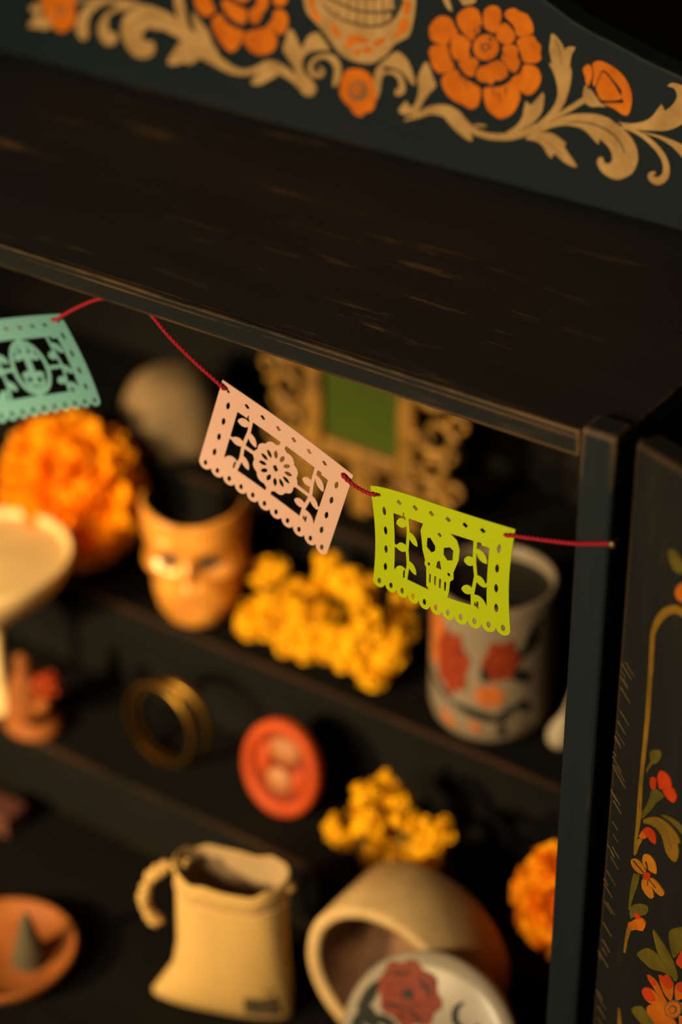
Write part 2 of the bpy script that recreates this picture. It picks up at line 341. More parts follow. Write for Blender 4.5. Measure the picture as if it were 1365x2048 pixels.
CREST=[
('painted_petal','O',0,[-1678,672,-1700,680,-1724,695,-1743,710,-1758,728,-1767,749,-1768,770,-1756,790,-1738,808,-1717,822,-1694,831,-1673,831,-1655,824,-1643,810,-1635,791,-1631,772,-1632,753,-1634,736,-1641,722,-1653,710,-1665,699,-1670,683]),
('painted_petal','O',0,[-1585,735,-1600,738,-1614,747,-1622,765,-1625,788,-1624,812,-1617,834,-1599,850,-1579,860,-1560,862,-1543,858,-1532,845,-1527,827,-1527,808,-1532,787,-1540,764,-1550,745,-1559,735,-1569,731,-1576,731]),
('painted_petal','O',0,[-1512,825,-1510,840,-1499,854,-1480,864,-1459,870,-1445,866,-1431,860,-1412,858,-1393,855,-1384,847,-1376,837,-1367,825,-1359,811,-1355,792,-1357,773,-1373,762,-1394,754,-1418,744,-1440,742,-1449,758,-1455,778,-1465,790,-1478,800,-1497,812]),
('painted_petal','O',0,[-1442,720,-1430,733,-1410,746,-1383,756,-1356,761,-1345,753,-1337,741,-1322,731,-1311,719,-1312,702,-1315,685,-1310,673,-1308,662,-1317,648,-1334,636,-1367,627,-1399,626,-1411,642,-1417,664,-1427,682,-1435,699,-1442,710]),
('painted_petal','O',0,[-1399,613,-1376,620,-1350,621,-1332,616,-1319,606,-1309,591,-1304,574,-1306,554,-1313,533,-1324,511,-1338,493,-1353,480,-1370,473,-1390,475,-1409,482,-1421,494,-1433,507,-1452,520,-1464,533,-1447,548,-1424,564,-1413,576,-1406,587,-1404,601]),
('painted_petal','O',0,[-1612,444,-1609,418,-1601,390,-1594,370,-1583,353,-1564,341,-1543,332,-1529,326,-1514,325,-1493,334,-1470,348,-1453,362,-1438,381,-1422,413,-1411,447,-1412,473,-1421,495,-1438,516,-1458,527,-1478,513,-1499,493,-1523,481,-1548,472,-1572,468,-1593,463,-1606,456]),
('painted_petal','O',0,[-1632,454,-1624,437,-1625,415,-1630,387,-1640,361,-1658,345,-1679,337,-1699,341,-1720,349,-1739,351,-1760,355,-1787,365,-1812,380,-1833,406,-1845,434,-1841,457,-1826,479,-1799,502,-1770,516,-1752,505,-1735,488,-1710,477,-1683,469,-1655,463]),
('painted_petal','O',0,[-1815,622,-1809,606,-1806,584,-1794,560,-1782,539,-1774,528,-1776,520,-1795,505,-1821,490,-1841,480,-1861,477,-1880,485,-1896,500,-1904,521,-1908,543,-1916,557,-1919,571,-1912,588,-1898,603,-1879,611,-1858,616,-1835,622]),
('painted_petal','O',0,[-1757,691,-1775,679,-1796,666,-1804,645,-1813,628,-1833,621,-1858,621,-1883,622,-1904,629,-1914,646,-1918,666,-1918,684,-1911,703,-1897,724,-1878,744,-1859,756,-1838,761,-1817,761,-1799,754,-1787,741,-1778,724,-1764,707]),
('painted_petal','O',0,[-1551,715,-1551,737,-1542,761,-1528,780,-1510,791,-1493,789,-1477,778,-1462,765,-1451,750,-1448,735,-1453,720,-1466,705,-1484,694,-1504,691,-1523,694,-1540,701]),
('painted_petal','O',0,[-1514,678,-1499,689,-1479,695,-1458,697,-1441,693,-1432,683,-1429,671,-1431,660,-1433,648,-1426,637,-1418,624,-1420,609,-1425,593,-1434,577,-1446,566,-1462,568,-1480,577,-1495,591,-1509,605,-1517,614,-1520,623,-1516,635,-1510,650,-1514,664]),
('painted_petal','O',0,[-1607,565,-1575,587,-1542,606,-1519,606,-1503,597,-1489,580,-1482,561,-1482,548,-1489,535,-1507,521,-1527,509,-1541,508,-1552,507,-1558,493,-1565,481,-1581,483,-1599,487,-1617,484,-1633,484,-1648,494,-1656,510,-1649,533,-1635,554,-1624,560]),
('painted_petal','O',0,[-1754,550,-1742,564,-1720,576,-1695,587,-1670,592,-1652,588,-1641,578,-1645,563,-1654,545,-1660,522,-1667,502,-1683,496,-1701,498,-1716,506,-1730,519,-1746,534]),
('painted_petal','O',0,[-1791,674,-1771,684,-1746,688,-1722,684,-1701,675,-1690,668,-1686,658,-1692,637,-1699,616,-1691,605,-1687,596,-1706,582,-1731,569,-1752,561,-1771,561,-1787,575,-1798,596,-1799,616,-1796,636,-1796,657]),
('painted_flower_centre','O',0,[-1535,669,-1537,652,-1543,636,-1554,621,-1568,608,-1585,598,-1603,592,-1621,590,-1638,593,-1653,600,-1664,611,-1672,625,-1675,641,-1673,657,-1666,674,-1656,689,-1642,702,-1625,712,-1607,717,-1589,719,-1572,716,-1557,709,-1546,698,-1538,685]),
('painted_line','K',1,[-1629,649,-1626,653,-1622,657,-1617,661,-1611,664,-1604,666,-1598,667,-1593,666,-1589,665,-1587,663,-1588,660,-1592,654,-1596,650,-1601,647,-1609,645,-1614,644,-1619,646,-1623,648,-1627,651,-1633,644,-1629,642,-1624,638,-1617,636,-1608,637,-1599,640,-1591,644,-1585,651,-1580,658,-1579,666,-1582,671,-1589,674,-1596,675,-1604,674,-1613,671,-1621,668,-1628,663,-1633,657,-1636,654]),
('painted_line','K',1,[-1574,703,-1575,700,-1577,697,-1580,695,-1583,693,-1586,693,-1589,694,-1591,697,-1592,699,-1591,702,-1590,705,-1587,708,-1583,709,-1580,709,-1577,708,-1575,706]),
('painted_line','K',1,[-1656,709,-1665,737,-1673,734,-1658,708]),
('painted_line','K',1,[-1634,723,-1638,757,-1646,754,-1636,722]),
('painted_line','K',1,[-1511,415,-1527,453,-1534,449,-1513,414]),
('painted_line','K',1,[-1546,428,-1555,462,-1562,458,-1547,427]),
('painted_line','K',1,[-1485,446,-1483,486,-1491,485,-1486,446]),
('painted_line','K',1,[-1401,559,-1428,576,-1432,569,-1402,558]),
('painted_line','K',1,[-1722,461,-1743,493,-1750,488,-1723,460]),
('painted_line','K',1,[-1693,437,-1714,474,-1721,469,-1694,436]),
('painted_line','K',1,[-1487,630,-1508,643,-1512,637,-1488,629]),
('painted_line','K',1,[-1491,590,-1505,613,-1512,608,-1492,589]),
('painted_scroll','T',0,[-1849,848,-1839,826,-1823,804,-1806,792,-1794,790,-1794,801,-1800,818,-1808,838,-1818,854,-1836,856]),
('painted_scroll','T',0,[-1757,880,-1755,856,-1739,834,-1727,832,-1711,837,-1687,845,-1667,858,-1660,880,-1668,896,-1714,893]),
('painted_skull','T',0,[-2649,718,-2645,681,-2639,645,-2627,624,-2610,607,-2586,590,-2562,573,-2544,559,-2525,542,-2496,514,-2466,485,-2445,465,-2422,450,-2388,439,-2348,434,-2304,434,-2261,439,-2229,452,-2203,470,-2177,489,-2152,512,-2133,540,-2110,570,-2070,595,-2032,622,-2017,657,-2009,694,-2001,731,-1996,769,-1995,806,-1994,841,-1986,871,-1981,897,-1993,917,-2002,941,-1982,980,-1962,1025,-1961,1072,-1977,1115,-2018,1147,-2081,1167,-2172,1172,-2276,1163,-2380,1140,-2475,1106,-2547,1066,-2600,1020,-2632,967,-2645,915,-2632,872,-2617,835,-2635,802,-2655,772,-2655,746]),
('painted_eye','K',1,[-2376,921,-2379,903,-2388,886,-2402,869,-2420,855,-2441,845,-2463,838,-2486,837,-2507,839,-2525,847,-2539,858,-2547,873,-2550,889,-2547,907,-2538,925,-2524,941,-2506,955,-2485,965,-2462,972,-2440,973,-2419,970,-2401,963,-2387,952,-2379,937]),
('painted_eye','K',1,[-2051,962,-2054,944,-2062,927,-2075,911,-2092,897,-2112,887,-2134,881,-2156,879,-2176,882,-2194,889,-2207,900,-2216,915,-2219,931,-2216,949,-2208,966,-2194,982,-2177,995,-2157,1005,-2135,1011,-2113,1013,-2093,1010,-2076,1003,-2062,992,-2054,978]),
('painted_eye','O',2,[-2412,914,-2414,905,-2419,895,-2427,886,-2437,878,-2450,873,-2463,869,-2476,868,-2488,869,-2499,873,-2507,879,-2512,887,-2514,896,-2512,906,-2507,915,-2498,924,-2488,932,-2475,938,-2462,941,-2449,943,-2437,941,-2427,937,-2419,931,-2414,923]),
('painted_eye','O',2,[-2086,955,-2087,946,-2092,936,-2100,928,-2110,920,-2122,914,-2134,911,-2147,910,-2159,911,-2169,915,-2177,921,-2182,929,-2184,938,-2182,947,-2177,957,-2169,965,-2159,973,-2147,978,-2135,982,-2122,983,-2110,982,-2100,978,-2092,972,-2087,964]),
('painted_nose','K',1,[-2304,874,-2275,856,-2254,829,-2260,814,-2276,806,-2290,813,-2304,819,-2320,809,-2333,799,-2345,803,-2347,817,-2330,850]),
('painted_line','K',1,[-2509,717,-2499,716,-2484,714,-2467,711,-2445,706,-2420,699,-2394,693,-2370,690,-2345,687,-2320,686,-2296,687,-2271,690,-2247,694,-2223,698,-2198,702,-2175,707,-2151,714,-2129,722,-2113,727,-2117,741,-2132,735,-2153,727,-2176,719,-2198,714,-2222,709,-2246,705,-2270,701,-2294,698,-2317,697,-2341,698,-2365,701,-2389,705,-2414,710,-2439,716,-2462,721,-2481,723,-2497,723,-2507,723]),
('painted_line','K',1,[-2533,683,-2521,673,-2503,660,-2482,648,-2459,638,-2434,630,-2409,623,-2384,620,-2359,619,-2335,618,-2311,618,-2286,618,-2261,620,-2236,625,-2211,632,-2187,641,-2165,652,-2146,664,-2128,678,-2114,692,-2102,707,-2091,724,-2079,747,-2068,772,-2060,789,-2087,791,-2091,774,-2096,749,-2104,727,-2113,711,-2124,698,-2137,686,-2153,673,-2171,662,-2191,652,-2213,644,-2237,637,-2261,632,-2284,630,-2308,629,-2332,630,-2356,630,-2380,631,-2404,633,-2429,639,-2454,646,-2477,655,-2497,666,-2516,678,-2528,687]),
('painted_line','K',1,[-2543,709,-2515,722,-2475,740,-2435,753,-2397,757,-2358,757,-2320,757,-2286,759,-2253,763,-2218,770,-2172,786,-2124,805,-2090,819,-2093,827,-2126,814,-2174,795,-2219,780,-2253,772,-2284,769,-2318,767,-2355,767,-2395,767,-2435,763,-2477,749,-2518,731,-2547,717]),
('painted_line','K',1,[-2123,787,-2096,805,-2070,809,-2073,775,-2087,733,-2107,705,-2125,689,-2133,699,-2133,718,-2124,731,-2115,746,-2121,767]),
('painted_line','B',1,[-2380,750,-2380,698,-2374,699,-2373,752]),
('painted_line','B',1,[-2333,756,-2329,692,-2323,694,-2326,758]),
('painted_line','B',1,[-2282,763,-2279,696,-2272,698,-2276,764]),
('painted_line','B',1,[-2232,771,-2232,704,-2226,705,-2226,772]),
('painted_line','B',1,[-2182,785,-2182,714,-2176,715,-2176,786]),
('painted_line','B',1,[-2144,795,-2143,726,-2137,727,-2137,796]),
('painted_line','B',1,[-2439,672,-2446,640,-2440,640,-2432,672]),
('painted_line','B',1,[-2380,683,-2391,629,-2385,629,-2374,684]),
('painted_line','B',1,[-2329,684,-2337,627,-2330,627,-2323,684]),
('painted_line','B',1,[-2279,687,-2282,628,-2276,629,-2272,688]),
('painted_line','B',1,[-2228,697,-2228,639,-2222,640,-2222,698]),
('painted_line','B',1,[-2178,706,-2178,658,-2172,659,-2172,708]),
('painted_spot','O',1,[-2615,712,-2604,722,-2589,717,-2583,683,-2576,645,-2560,630,-2546,620,-2546,600,-2554,587,-2568,591,-2584,606,-2598,629,-2609,657,-2615,688]),
('painted_spot','O',1,[-2056,794,-2037,795,-2021,782,-2023,757,-2034,731,-2049,721,-2062,726,-2063,760]),
('painted_spot','O',1,[-2076,699,-2058,711,-2041,712,-2031,693,-2033,665,-2059,636,-2089,611,-2110,598,-2121,598,-2108,622,-2089,654,-2083,679]),
('painted_spot','O',1,[-2487,581,-2477,593,-2458,593,-2436,570,-2421,544,-2432,536,-2451,538,-2473,559]),
('painted_spot','O',1,[-2399,549,-2364,562,-2319,571,-2284,567,-2261,558,-2261,547,-2275,536,-2303,535,-2334,531,-2357,510,-2378,491,-2401,492,-2414,502,-2397,514,-2377,528,-2391,539]),
('painted_spot','O',1,[-2239,547,-2205,574,-2167,595,-2164,584,-2174,563,-2191,547,-2210,537,-2231,537]),
('painted_spot','O',1,[-2304,505,-2287,518,-2261,527,-2241,520,-2232,508,-2246,496,-2268,488,-2291,494]),
('painted_spot','O',1,[-2348,490,-2328,500,-2308,502,-2310,484,-2319,465,-2330,462,-2341,467,-2349,478]),
('painted_blossom','O',0,[-2423,323,-2414,350,-2400,372,-2380,386,-2356,394,-2330,400,-2304,402,-2281,398,-2261,389,-2248,378,-2239,362,-2228,334,-2220,303,-2219,272,-2224,244,-2232,220,-2246,201,-2264,193,-2282,186,-2293,171,-2305,159,-2327,159,-2349,165,-2361,178,-2371,193,-2390,204,-2409,217,-2425,234,-2434,256,-2432,289]),
('painted_line','B',1,[-2267,302,-2269,288,-2274,274,-2283,261,-2295,251,-2308,242,-2323,237,-2338,236,-2351,238,-2363,244,-2372,253,-2377,265,-2379,278,-2377,292,-2372,306,-2363,318,-2351,329,-2337,337,-2323,342,-2308,343,-2295,341,-2283,335,-2275,326,-2269,315]),
('painted_flower_centre','O',2,[-2291,301,-2293,292,-2296,283,-2302,275,-2310,267,-2319,262,-2328,259,-2338,258,-2347,259,-2354,263,-2360,269,-2364,277,-2365,285,-2364,294,-2360,304,-2354,312,-2347,319,-2338,324,-2328,328,-2319,328,-2310,327,-2302,323,-2296,317,-2293,310]),
('painted_line','B',3,[-2306,298,-2307,292,-2309,287,-2313,281,-2317,277,-2322,274,-2328,271,-2334,271,-2339,272,-2344,275,-2347,278,-2350,283,-2350,288,-2349,294,-2347,300,-2344,305,-2339,310,-2334,313,-2328,315,-2322,315,-2317,314,-2312,312,-2309,308,-2307,303]),
('painted_flower_centre','O',4,[-2313,296,-2314,292,-2315,288,-2318,285,-2321,282,-2324,279,-2328,278,-2332,278,-2336,278,-2339,280,-2341,283,-2342,286,-2343,290,-2342,294,-2341,298,-2339,302,-2335,305,-2332,307,-2328,309,-2324,309,-2321,308,-2318,306,-2315,304,-2314,300]),
('painted_leaf','T',0,[-2728,521,-2713,512,-2698,495,-2687,472,-2676,449,-2664,434,-2654,428,-2655,432,-2654,447,-2637,479,-2615,512,-2591,527,-2570,534,-2558,534,-2547,525,-2525,502,-2503,478,-2490,467,-2489,462,-2506,457,-2533,452,-2567,444,-2601,432,-2627,417,-2647,397,-2657,374,-2659,350,-2657,331,-2648,314,-2627,300,-2603,284,-2583,263,-2574,239,-2592,214,-2620,197,-2644,195,-2665,206,-2682,232,-2695,265,-2700,295,-2709,327,-2744,366,-2776,403,-2773,428,-2760,451,-2754,480,-2747,505,-2738,518]),
('painted_scroll','T',0,[-2460,280,-2451,292,-2440,311,-2431,330,-2425,349,-2423,370,-2424,390,-2431,409,-2443,426,-2460,438,-2482,442,-2505,439,-2526,434,-2547,427,-2567,418,-2586,405,-2602,390,-2615,371,-2623,353,-2623,335,-2617,319,-2605,306,-2586,302,-2565,304,-2546,310,-2532,321,-2524,335,-2524,348,-2532,358,-2544,365,-2552,370,-2562,360,-2556,354,-2548,345,-2546,339,-2548,337,-2551,334,-2554,333,-2563,331,-2577,329,-2586,330,-2591,335,-2596,345,-2597,355,-2593,366,-2583,380,-2572,392,-2559,400,-2543,407,-2526,411,-2511,411,-2497,407,-2488,403,-2480,396,-2471,385,-2465,374,-2464,361,-2465,346,-2467,330,-2470,313,-2473,295,-2476,282]),
('painted_scroll','T',0,[-2216,265,-2225,288,-2231,326,-2234,357,-2231,389,-2221,417,-2203,445,-2175,474,-2145,501,-2120,523,-2095,536,-2069,527,-2045,509,-2029,489,-2016,465,-2002,432,-1994,402,-1997,388,-2008,386,-2024,398,-2044,416,-2064,432,-2087,444,-2117,449,-2145,448,-2167,442,-2181,434,-2174,430,-2166,421,-2176,400,-2188,373,-2191,347,-2195,321,-2205,286]),
('painted_scroll','T',0,[-2172,403,-2160,408,-2144,414,-2131,416,-2120,414,-2107,409,-2098,403,-2091,395,-2087,385,-2085,374,-2085,362,-2088,351,-2088,350,-2088,350,-2099,346,-2109,342,-2107,311,-2096,313,-2077,317,-2056,332,-2048,353,-2049,370,-2053,385,-2058,399,-2065,412,-2076,424,-2092,431,-2110,435,-2129,435,-2148,429,-2165,418,-2175,411]),
('painted_leaf','T',0,[-1932,520,-1919,507,-1907,482,-1897,459,-1888,437,-1877,423,-1874,409,-1891,387,-1915,362,-1933,334,-1950,305,-1963,277,-1977,254,-1997,240,-2020,232,-2047,227,-2071,227,-2083,232,-2085,243,-2073,262,-2057,281,-2049,293,-2043,297,-2036,286,-2028,275,-2014,273,-1999,281,-1988,303,-1979,330,-1974,356,-1972,381,-1977,399,-1980,417,-1976,439,-1966,463,-1950,497]),
('painted_vine','T',0,[-2050,195,-2031,202,-2003,214,-1974,226,-1946,240,-1919,254,-1896,263,-1872,266,-1849,267,-1830,266,-1817,262,-1804,255,-1788,249,-1768,244,-1747,240,-1725,235,-1703,228,-1680,220,-1655,214,-1629,211,-1602,209,-1572,209,-1539,213,-1503,219,-1469,228,-1438,238,-1409,251,-1382,266,-1353,286,-1326,307,-1307,322,-1325,345,-1344,331,-1370,312,-1397,295,-1421,282,-1446,271,-1473,261,-1504,253,-1537,246,-1568,241,-1594,240,-1618,242,-1640,246,-1660,253,-1679,263,-1697,274,-1713,287,-1728,301,-1745,312,-1764,320,-1786,325,-1813,327,-1843,323,-1874,314,-1905,302,-1935,284,-1961,265,-1985,247,-2010,229,-2035,212,-2053,201]),
('painted_leaf','T',0,[-1798,273,-1763,281,-1727,282,-1709,269,-1695,247,-1675,214,-1662,185,-1672,178,-1693,181,-1716,190,-1741,202,-1761,214,-1781,228,-1805,246,-1821,261,-1816,269]),
('painted_leaf','T',0,[-1381,442,-1369,435,-1351,428,-1319,469,-1291,505,-1283,485,-1285,449,-1288,424,-1297,399,-1312,374,-1332,350,-1359,326,-1390,303,-1425,280,-1457,263,-1480,254,-1487,256,-1462,278,-1428,308,-1408,334,-1393,364,-1387,407]),
('painted_leaf','T',0,[-1656,256,-1648,257,-1637,259,-1626,261,-1613,264,-1598,267,-1588,269,-1587,275,-1597,275,-1612,275,-1626,274,-1638,270,-1649,266,-1657,263]),
('painted_leaf','T',0,[-1261,790,-1248,789,-1231,780,-1215,765,-1200,749,-1193,737,-1188,731,-1181,738,-1171,747,-1150,752,-1134,750,-1140,735,-1152,712,-1156,681,-1157,653,-1153,648,-1148,644,-1146,619,-1148,586,-1154,550,-1164,513,-1175,479,-1190,448,-1207,418,-1228,390,-1255,364,-1285,339,-1323,309,-1355,287,-1370,287,-1368,301,-1337,329,-1298,364,-1267,397,-1242,431,-1225,462,-1216,491,-1212,517,-1216,545,-1226,578,-1240,609,-1256,632,-1268,648,-1260,649,-1251,652,-1259,678,-1268,709,-1268,732,-1265,752,-1264,774]),
('painted_stem','T',0,[-1230,384,-1208,399,-1178,420,-1147,441,-1117,464,-1088,487,-1067,503,-1085,524,-1105,507,-1133,483,-1162,459,-1190,435,-1218,411,-1238,394]),
('painted_leaf','T',0,[-1366,271,-1335,289,-1295,307,-1264,315,-1236,317,-1210,311,-1188,301,-1167,291,-1154,281,-1160,278,-1168,272,-1159,259,-1143,240,-1113,211,-1092,185,-1104,180,-1127,182,-1148,187,-1170,195,-1195,211,-1216,223,-1223,209,-1227,195,-1240,200,-1255,213,-1267,230,-1280,246,-1297,255,-1317,260,-1344,259,-1366,257,-1373,262]),
('painted_scroll','T',0,[-1367,282,-1326,313,-1268,354,-1224,385,-1182,412,-1139,431,-1095,444,-1051,455,-1009,461,-977,461,-951,458,-932,452,-916,444,-895,436,-874,427,-853,414,-832,399,-815,382,-801,363,-790,342,-784,318,-782,294,-786,269,-794,244,-808,220,-826,203,-846,189,-865,178,-885,171,-909,171,-932,177,-952,186,-969,198,-982,215,-990,232,-987,247,-979,259,-968,261,-958,258,-956,249,-954,240,-943,236,-931,237,-919,247,-912,261,-912,276,-917,293,-927,309,-942,325,-965,340,-984,348,-986,334,-986,320,-997,325,-1013,336,-1027,348,-1044,361,-1065,371,-1092,378,-1125,378,-1162,373,-1200,361,-1238,344,-1273,322,-1307,301,-1348,284]),
('painted_line','K',1,[-1157,386,-1135,391,-1106,399,-1076,405,-1049,407,-1021,407,-995,404,-970,400,-947,394,-926,385,-907,375,-891,362,-878,349,-867,334,-859,318,-854,307,-849,309,-854,321,-862,337,-872,354,-886,368,-902,381,-921,392,-943,401,-968,407,-993,411,-1020,414,-1048,414,-1076,411,-1106,405,-1136,396,-1157,389]),
('painted_line','B',1,[-1245,765,-1238,756,-1228,741,-1219,724,-1212,700,-1206,673,-1202,654,-1200,655,-1203,674,-1208,702,-1214,726,-1223,744,-1233,759,-1240,769]),
('painted_line','B',1,[-1318,275,-1299,273,-1272,270,-1247,263,-1223,251,-1200,235,-1184,223,-1182,226,-1198,238,-1220,255,-1244,268,-1271,274,-1298,276,-1318,278]),
('painted_leaf','T',0,[-899,448,-876,450,-836,454,-799,465,-765,481,-741,498,-722,519,-702,554,-685,580,-676,568,-666,553,-647,569,-628,593,-617,613,-612,633,-617,651,-629,666,-648,668,-662,669,-657,679,-642,689,-620,690,-595,688,-569,685,-547,678,-534,664,-528,641,-528,602,-537,561,-556,532,-579,509,-601,491,-624,476,-650,464,-678,455,-706,450,-734,445,-756,440,-778,435,-805,433,-835,433,-874,440]),
('painted_scroll','T',0,[-877,425,-854,422,-821,417,-792,410,-770,402,-750,392,-731,381,-713,368,-695,355,-681,340,-669,326,-661,312,-655,297,-653,281,-653,265,-656,253,-662,245,-670,237,-676,233,-680,231,-688,231,-695,231,-699,233,-702,235,-705,233,-704,235,-695,241,-688,245,-692,257,-700,255,-712,250,-724,241,-727,226,-723,214,-714,204,-701,198,-685,194,-665,198,-647,210,-632,227,-622,247,-619,269,-621,290,-626,310,-634,328,-645,345,-659,361,-676,376,-695,390,-716,402,-737,413,-759,422,-784,429,-816,434,-849,437,-873,439]),
('painted_leaf','T',0,[-777,427,-754,430,-710,432,-673,431,-637,428,-603,423,-571,416,-545,406,-522,390,-501,361,-489,334,-498,326,-517,328,-540,341,-567,359,-590,377,-617,395,-652,409,-692,420,-744,425]),
('painted_petal','O',0,[-1044,687,-1037,700,-1025,709,-1010,714,-991,714,-969,710,-945,703,-918,692,-892,677,-872,659,-855,638,-842,612,-834,584,-833,554,-836,526,-841,505,-850,491,-863,487,-879,490,-898,498,-920,507,-955,513,-978,519,-960,525,-928,532,-895,538,-871,545,-878,558,-890,572,-887,585,-887,600,-905,618,-929,638,-954,660,-977,675,-990,674,-999,660,-1012,624,-1023,591,-1031,591,-1036,604,-1034,624,-1033,647,-1039,669]),
('painted_petal','O',0,[-1017,587,-1007,625,-993,661,-983,668,-970,660,-950,644,-928,622,-910,601,-897,581,-885,568,-889,557,-935,541,-985,533,-1003,548,-1010,567,-1017,575]),
('painted_petal','O',0,[-1091,656,-1082,673,-1069,684,-1057,685,-1046,676,-1041,658,-1040,635,-1048,606,-1057,584,-1064,585,-1070,597,-1074,611,-1077,627,-1086,642]),
('painted_calyx','T',0,[-1075,585,-1066,580,-1056,568,-1053,572,-1048,575,-1032,562,-1015,545,-1002,531,-990,519,-971,511,-960,507,-976,503,-1000,500,-1017,494,-1034,490,-1053,494,-1070,501,-1079,510,-1083,525,-1081,558]),
('painted_petal','O',0,[-3319,579,-3328,557,-3325,533,-3314,514,-3299,499,-3284,486,-3268,479,-3248,483,-3227,493,-3207,508,-3194,526,-3202,543,-3216,560,-3224,580,-3239,594,-3279,592]),
('painted_petal','O',0,[-2727,710,-2718,731,-2722,754,-2732,772,-2747,786,-2761,799,-2777,806,-2796,802,-2815,793,-2834,779,-2846,762,-2838,746,-2824,729,-2816,709,-2802,695,-2763,698]),
('painted_petal','O',0,[-3221,456,-3212,477,-3196,493,-3180,507,-3163,512,-3146,496,-3126,474,-3095,462,-3064,454,-3037,455,-3021,450,-3023,422,-3035,389,-3054,362,-3076,342,-3096,329,-3116,327,-3139,339,-3162,357,-3183,374,-3200,395,-3215,425]),
('painted_petal','O',0,[-2821,828,-2830,808,-2845,793,-2859,780,-2876,775,-2892,791,-2913,812,-2942,824,-2973,832,-2998,832,-3015,837,-3013,864,-3001,895,-2983,920,-2961,939,-2943,950,-2923,952,-2901,940,-2879,923,-2859,906,-2842,886,-2828,857]),
('painted_petal','O',0,[-3005,447,-2976,462,-2938,476,-2898,492,-2861,501,-2838,493,-2823,477,-2814,457,-2813,434,-2822,408,-2841,383,-2874,363,-2911,349,-2941,347,-2966,351,-2987,362,-3004,376,-3014,389,-3019,405,-3017,426]),
('painted_petal','O',0,[-3030,841,-3059,826,-3096,813,-3137,798,-3175,790,-3198,798,-3213,814,-3222,834,-3222,856,-3213,881,-3193,905,-3159,924,-3122,936,-3093,938,-3068,933,-3047,922,-3031,908,-3021,895,-3017,880,-3018,860]),
('painted_petal','O',0,[-2782,608,-2764,604,-2752,592,-2743,577,-2741,556,-2748,528,-2761,502,-2780,485,-2800,478,-2815,488,-2830,501,-2857,501,-2876,504,-2860,525,-2836,550,-2832,572,-2828,590,-2806,603]),
('painted_petal','O',0,[-3258,683,-3276,688,-3289,700,-3297,715,-3299,736,-3291,764,-3276,790,-3257,807,-3236,813,-3221,804,-3206,790,-3178,790,-3159,786,-3176,766,-3200,741,-3205,720,-3210,701,-3233,689]),
('painted_petal','O',0,[-2818,674,-2830,650,-2827,628,-2806,622,-2781,624,-2764,634,-2750,649,-2740,671,-2742,688,-2779,686]),
('painted_petal','O',0,[-3153,572,-3142,589,-3121,597,-3094,592,-3067,582,-3046,576,-3028,570,-3010,570,-2997,564,-2994,536,-2999,506,-3017,491,-3039,485,-3058,488,-3078,497,-3101,506,-3124,520,-3143,546]),
('painted_petal','O',0,[-2885,717,-2895,701,-2916,693,-2942,698,-2969,708,-2990,714,-3007,720,-3025,720,-3038,727,-3041,754,-3036,783,-3018,798,-2997,803,-2978,800,-2959,791,-2936,782,-2914,768,-2895,743]),
('painted_petal','O',0,[-2982,560,-2960,581,-2934,601,-2931,626,-2925,647,-2894,658,-2864,659,-2856,641,-2861,615,-2878,590,-2897,564,-2909,537,-2922,515,-2946,503,-2968,505,-2981,530]),
('painted_petal','O',0,[-3053,730,-3076,710,-3101,690,-3105,665,-3111,644,-3143,632,-3174,632,-3181,650,-3176,676,-3159,701,-3139,727,-3126,754,-3113,776,-3089,786,-3067,784,-3054,760]),
('painted_flower_centre','O',0,[-2963,656,-2966,643,-2972,631,-2982,620,-2994,610,-3008,603,-3023,599,-3038,597,-3052,599,-3064,604,-3073,612,-3078,622,-3080,634,-3078,646,-3071,658,-3062,669,-3049,679,-3035,686,-3020,690,-3005,692,-2991,690,-2979,685,-2970,677,-2965,667]),
('painted_vine','T',0,[-3651,392,-3628,383,-3596,370,-3561,358,-3523,350,-3484,343,-3450,333,-3422,319,-3394,301,-3364,283,-3334,268,-3306,257,-3279,247,-3252,239,-3227,233,-3201,228,-3174,221,-3144,215,-3114,210,-3084,211,-3054,214,-3025,219,-2996,228,-2967,238,-2939,248,-2910,258,-2884,266,-2866,269,-2849,271,-2827,272,-2803,271,-2781,267,-2758,262,-2736,254,-2716,244,-2695,231,-2673,219,-2648,209,-2622,203,-2605,198,-2595,210,-2609,220,-2628,234,-2647,248,-2665,262,-2684,276,-2705,290,-2727,303,-2750,314,-2775,323,-2801,330,-2831,334,-2866,331,-2900,316,-2927,296,-2951,280,-2976,267,-3001,256,-3024,249,-3048,246,-3071,247,-3094,251,-3116,258,-3140,269,-3164,280,-3186,290,-3207,300,-3228,311,-3252,322,-3276,335,-3300,349,-3325,366,-3352,387,-3386,408,-3424,426,-3463,440,-3499,451,-3538,458,-3577,463,-3603,465]),
('painted_leaf','T',0,[-3523,183,-3503,219,-3473,260,-3456,286,-3438,304,-3410,316,-3380,319,-3351,308,-3325,291,-3304,278,-3294,264,-3311,246,-3336,229,-3359,212,-3379,200,-3389,204,-3403,208,-3439,194,-3478,179,-3508,175]),
('painted_leaf','T',0,[-2983,187,-2971,209,-2946,238,-2920,266,-2890,289,-2852,294,-2820,290,-2809,281,-2813,266,-2836,248,-2868,228,-2900,206,-2932,188,-2964,182]),
('painted_leaf','T',0,[-3343,490,-3326,480,-3301,453,-3273,430,-3247,405,-3236,378,-3226,350,-3198,319,-3181,294,-3206,284,-3245,287,-3278,306,-3307,334,-3325,368,-3335,407,-3344,456]),
('painted_leaf','T',0,[-3456,553,-3433,567,-3407,562,-3395,531,-3387,488,-3381,448,-3375,412,-3364,387,-3361,376,-3386,383,-3416,404,-3438,437,-3453,476,-3460,518]),
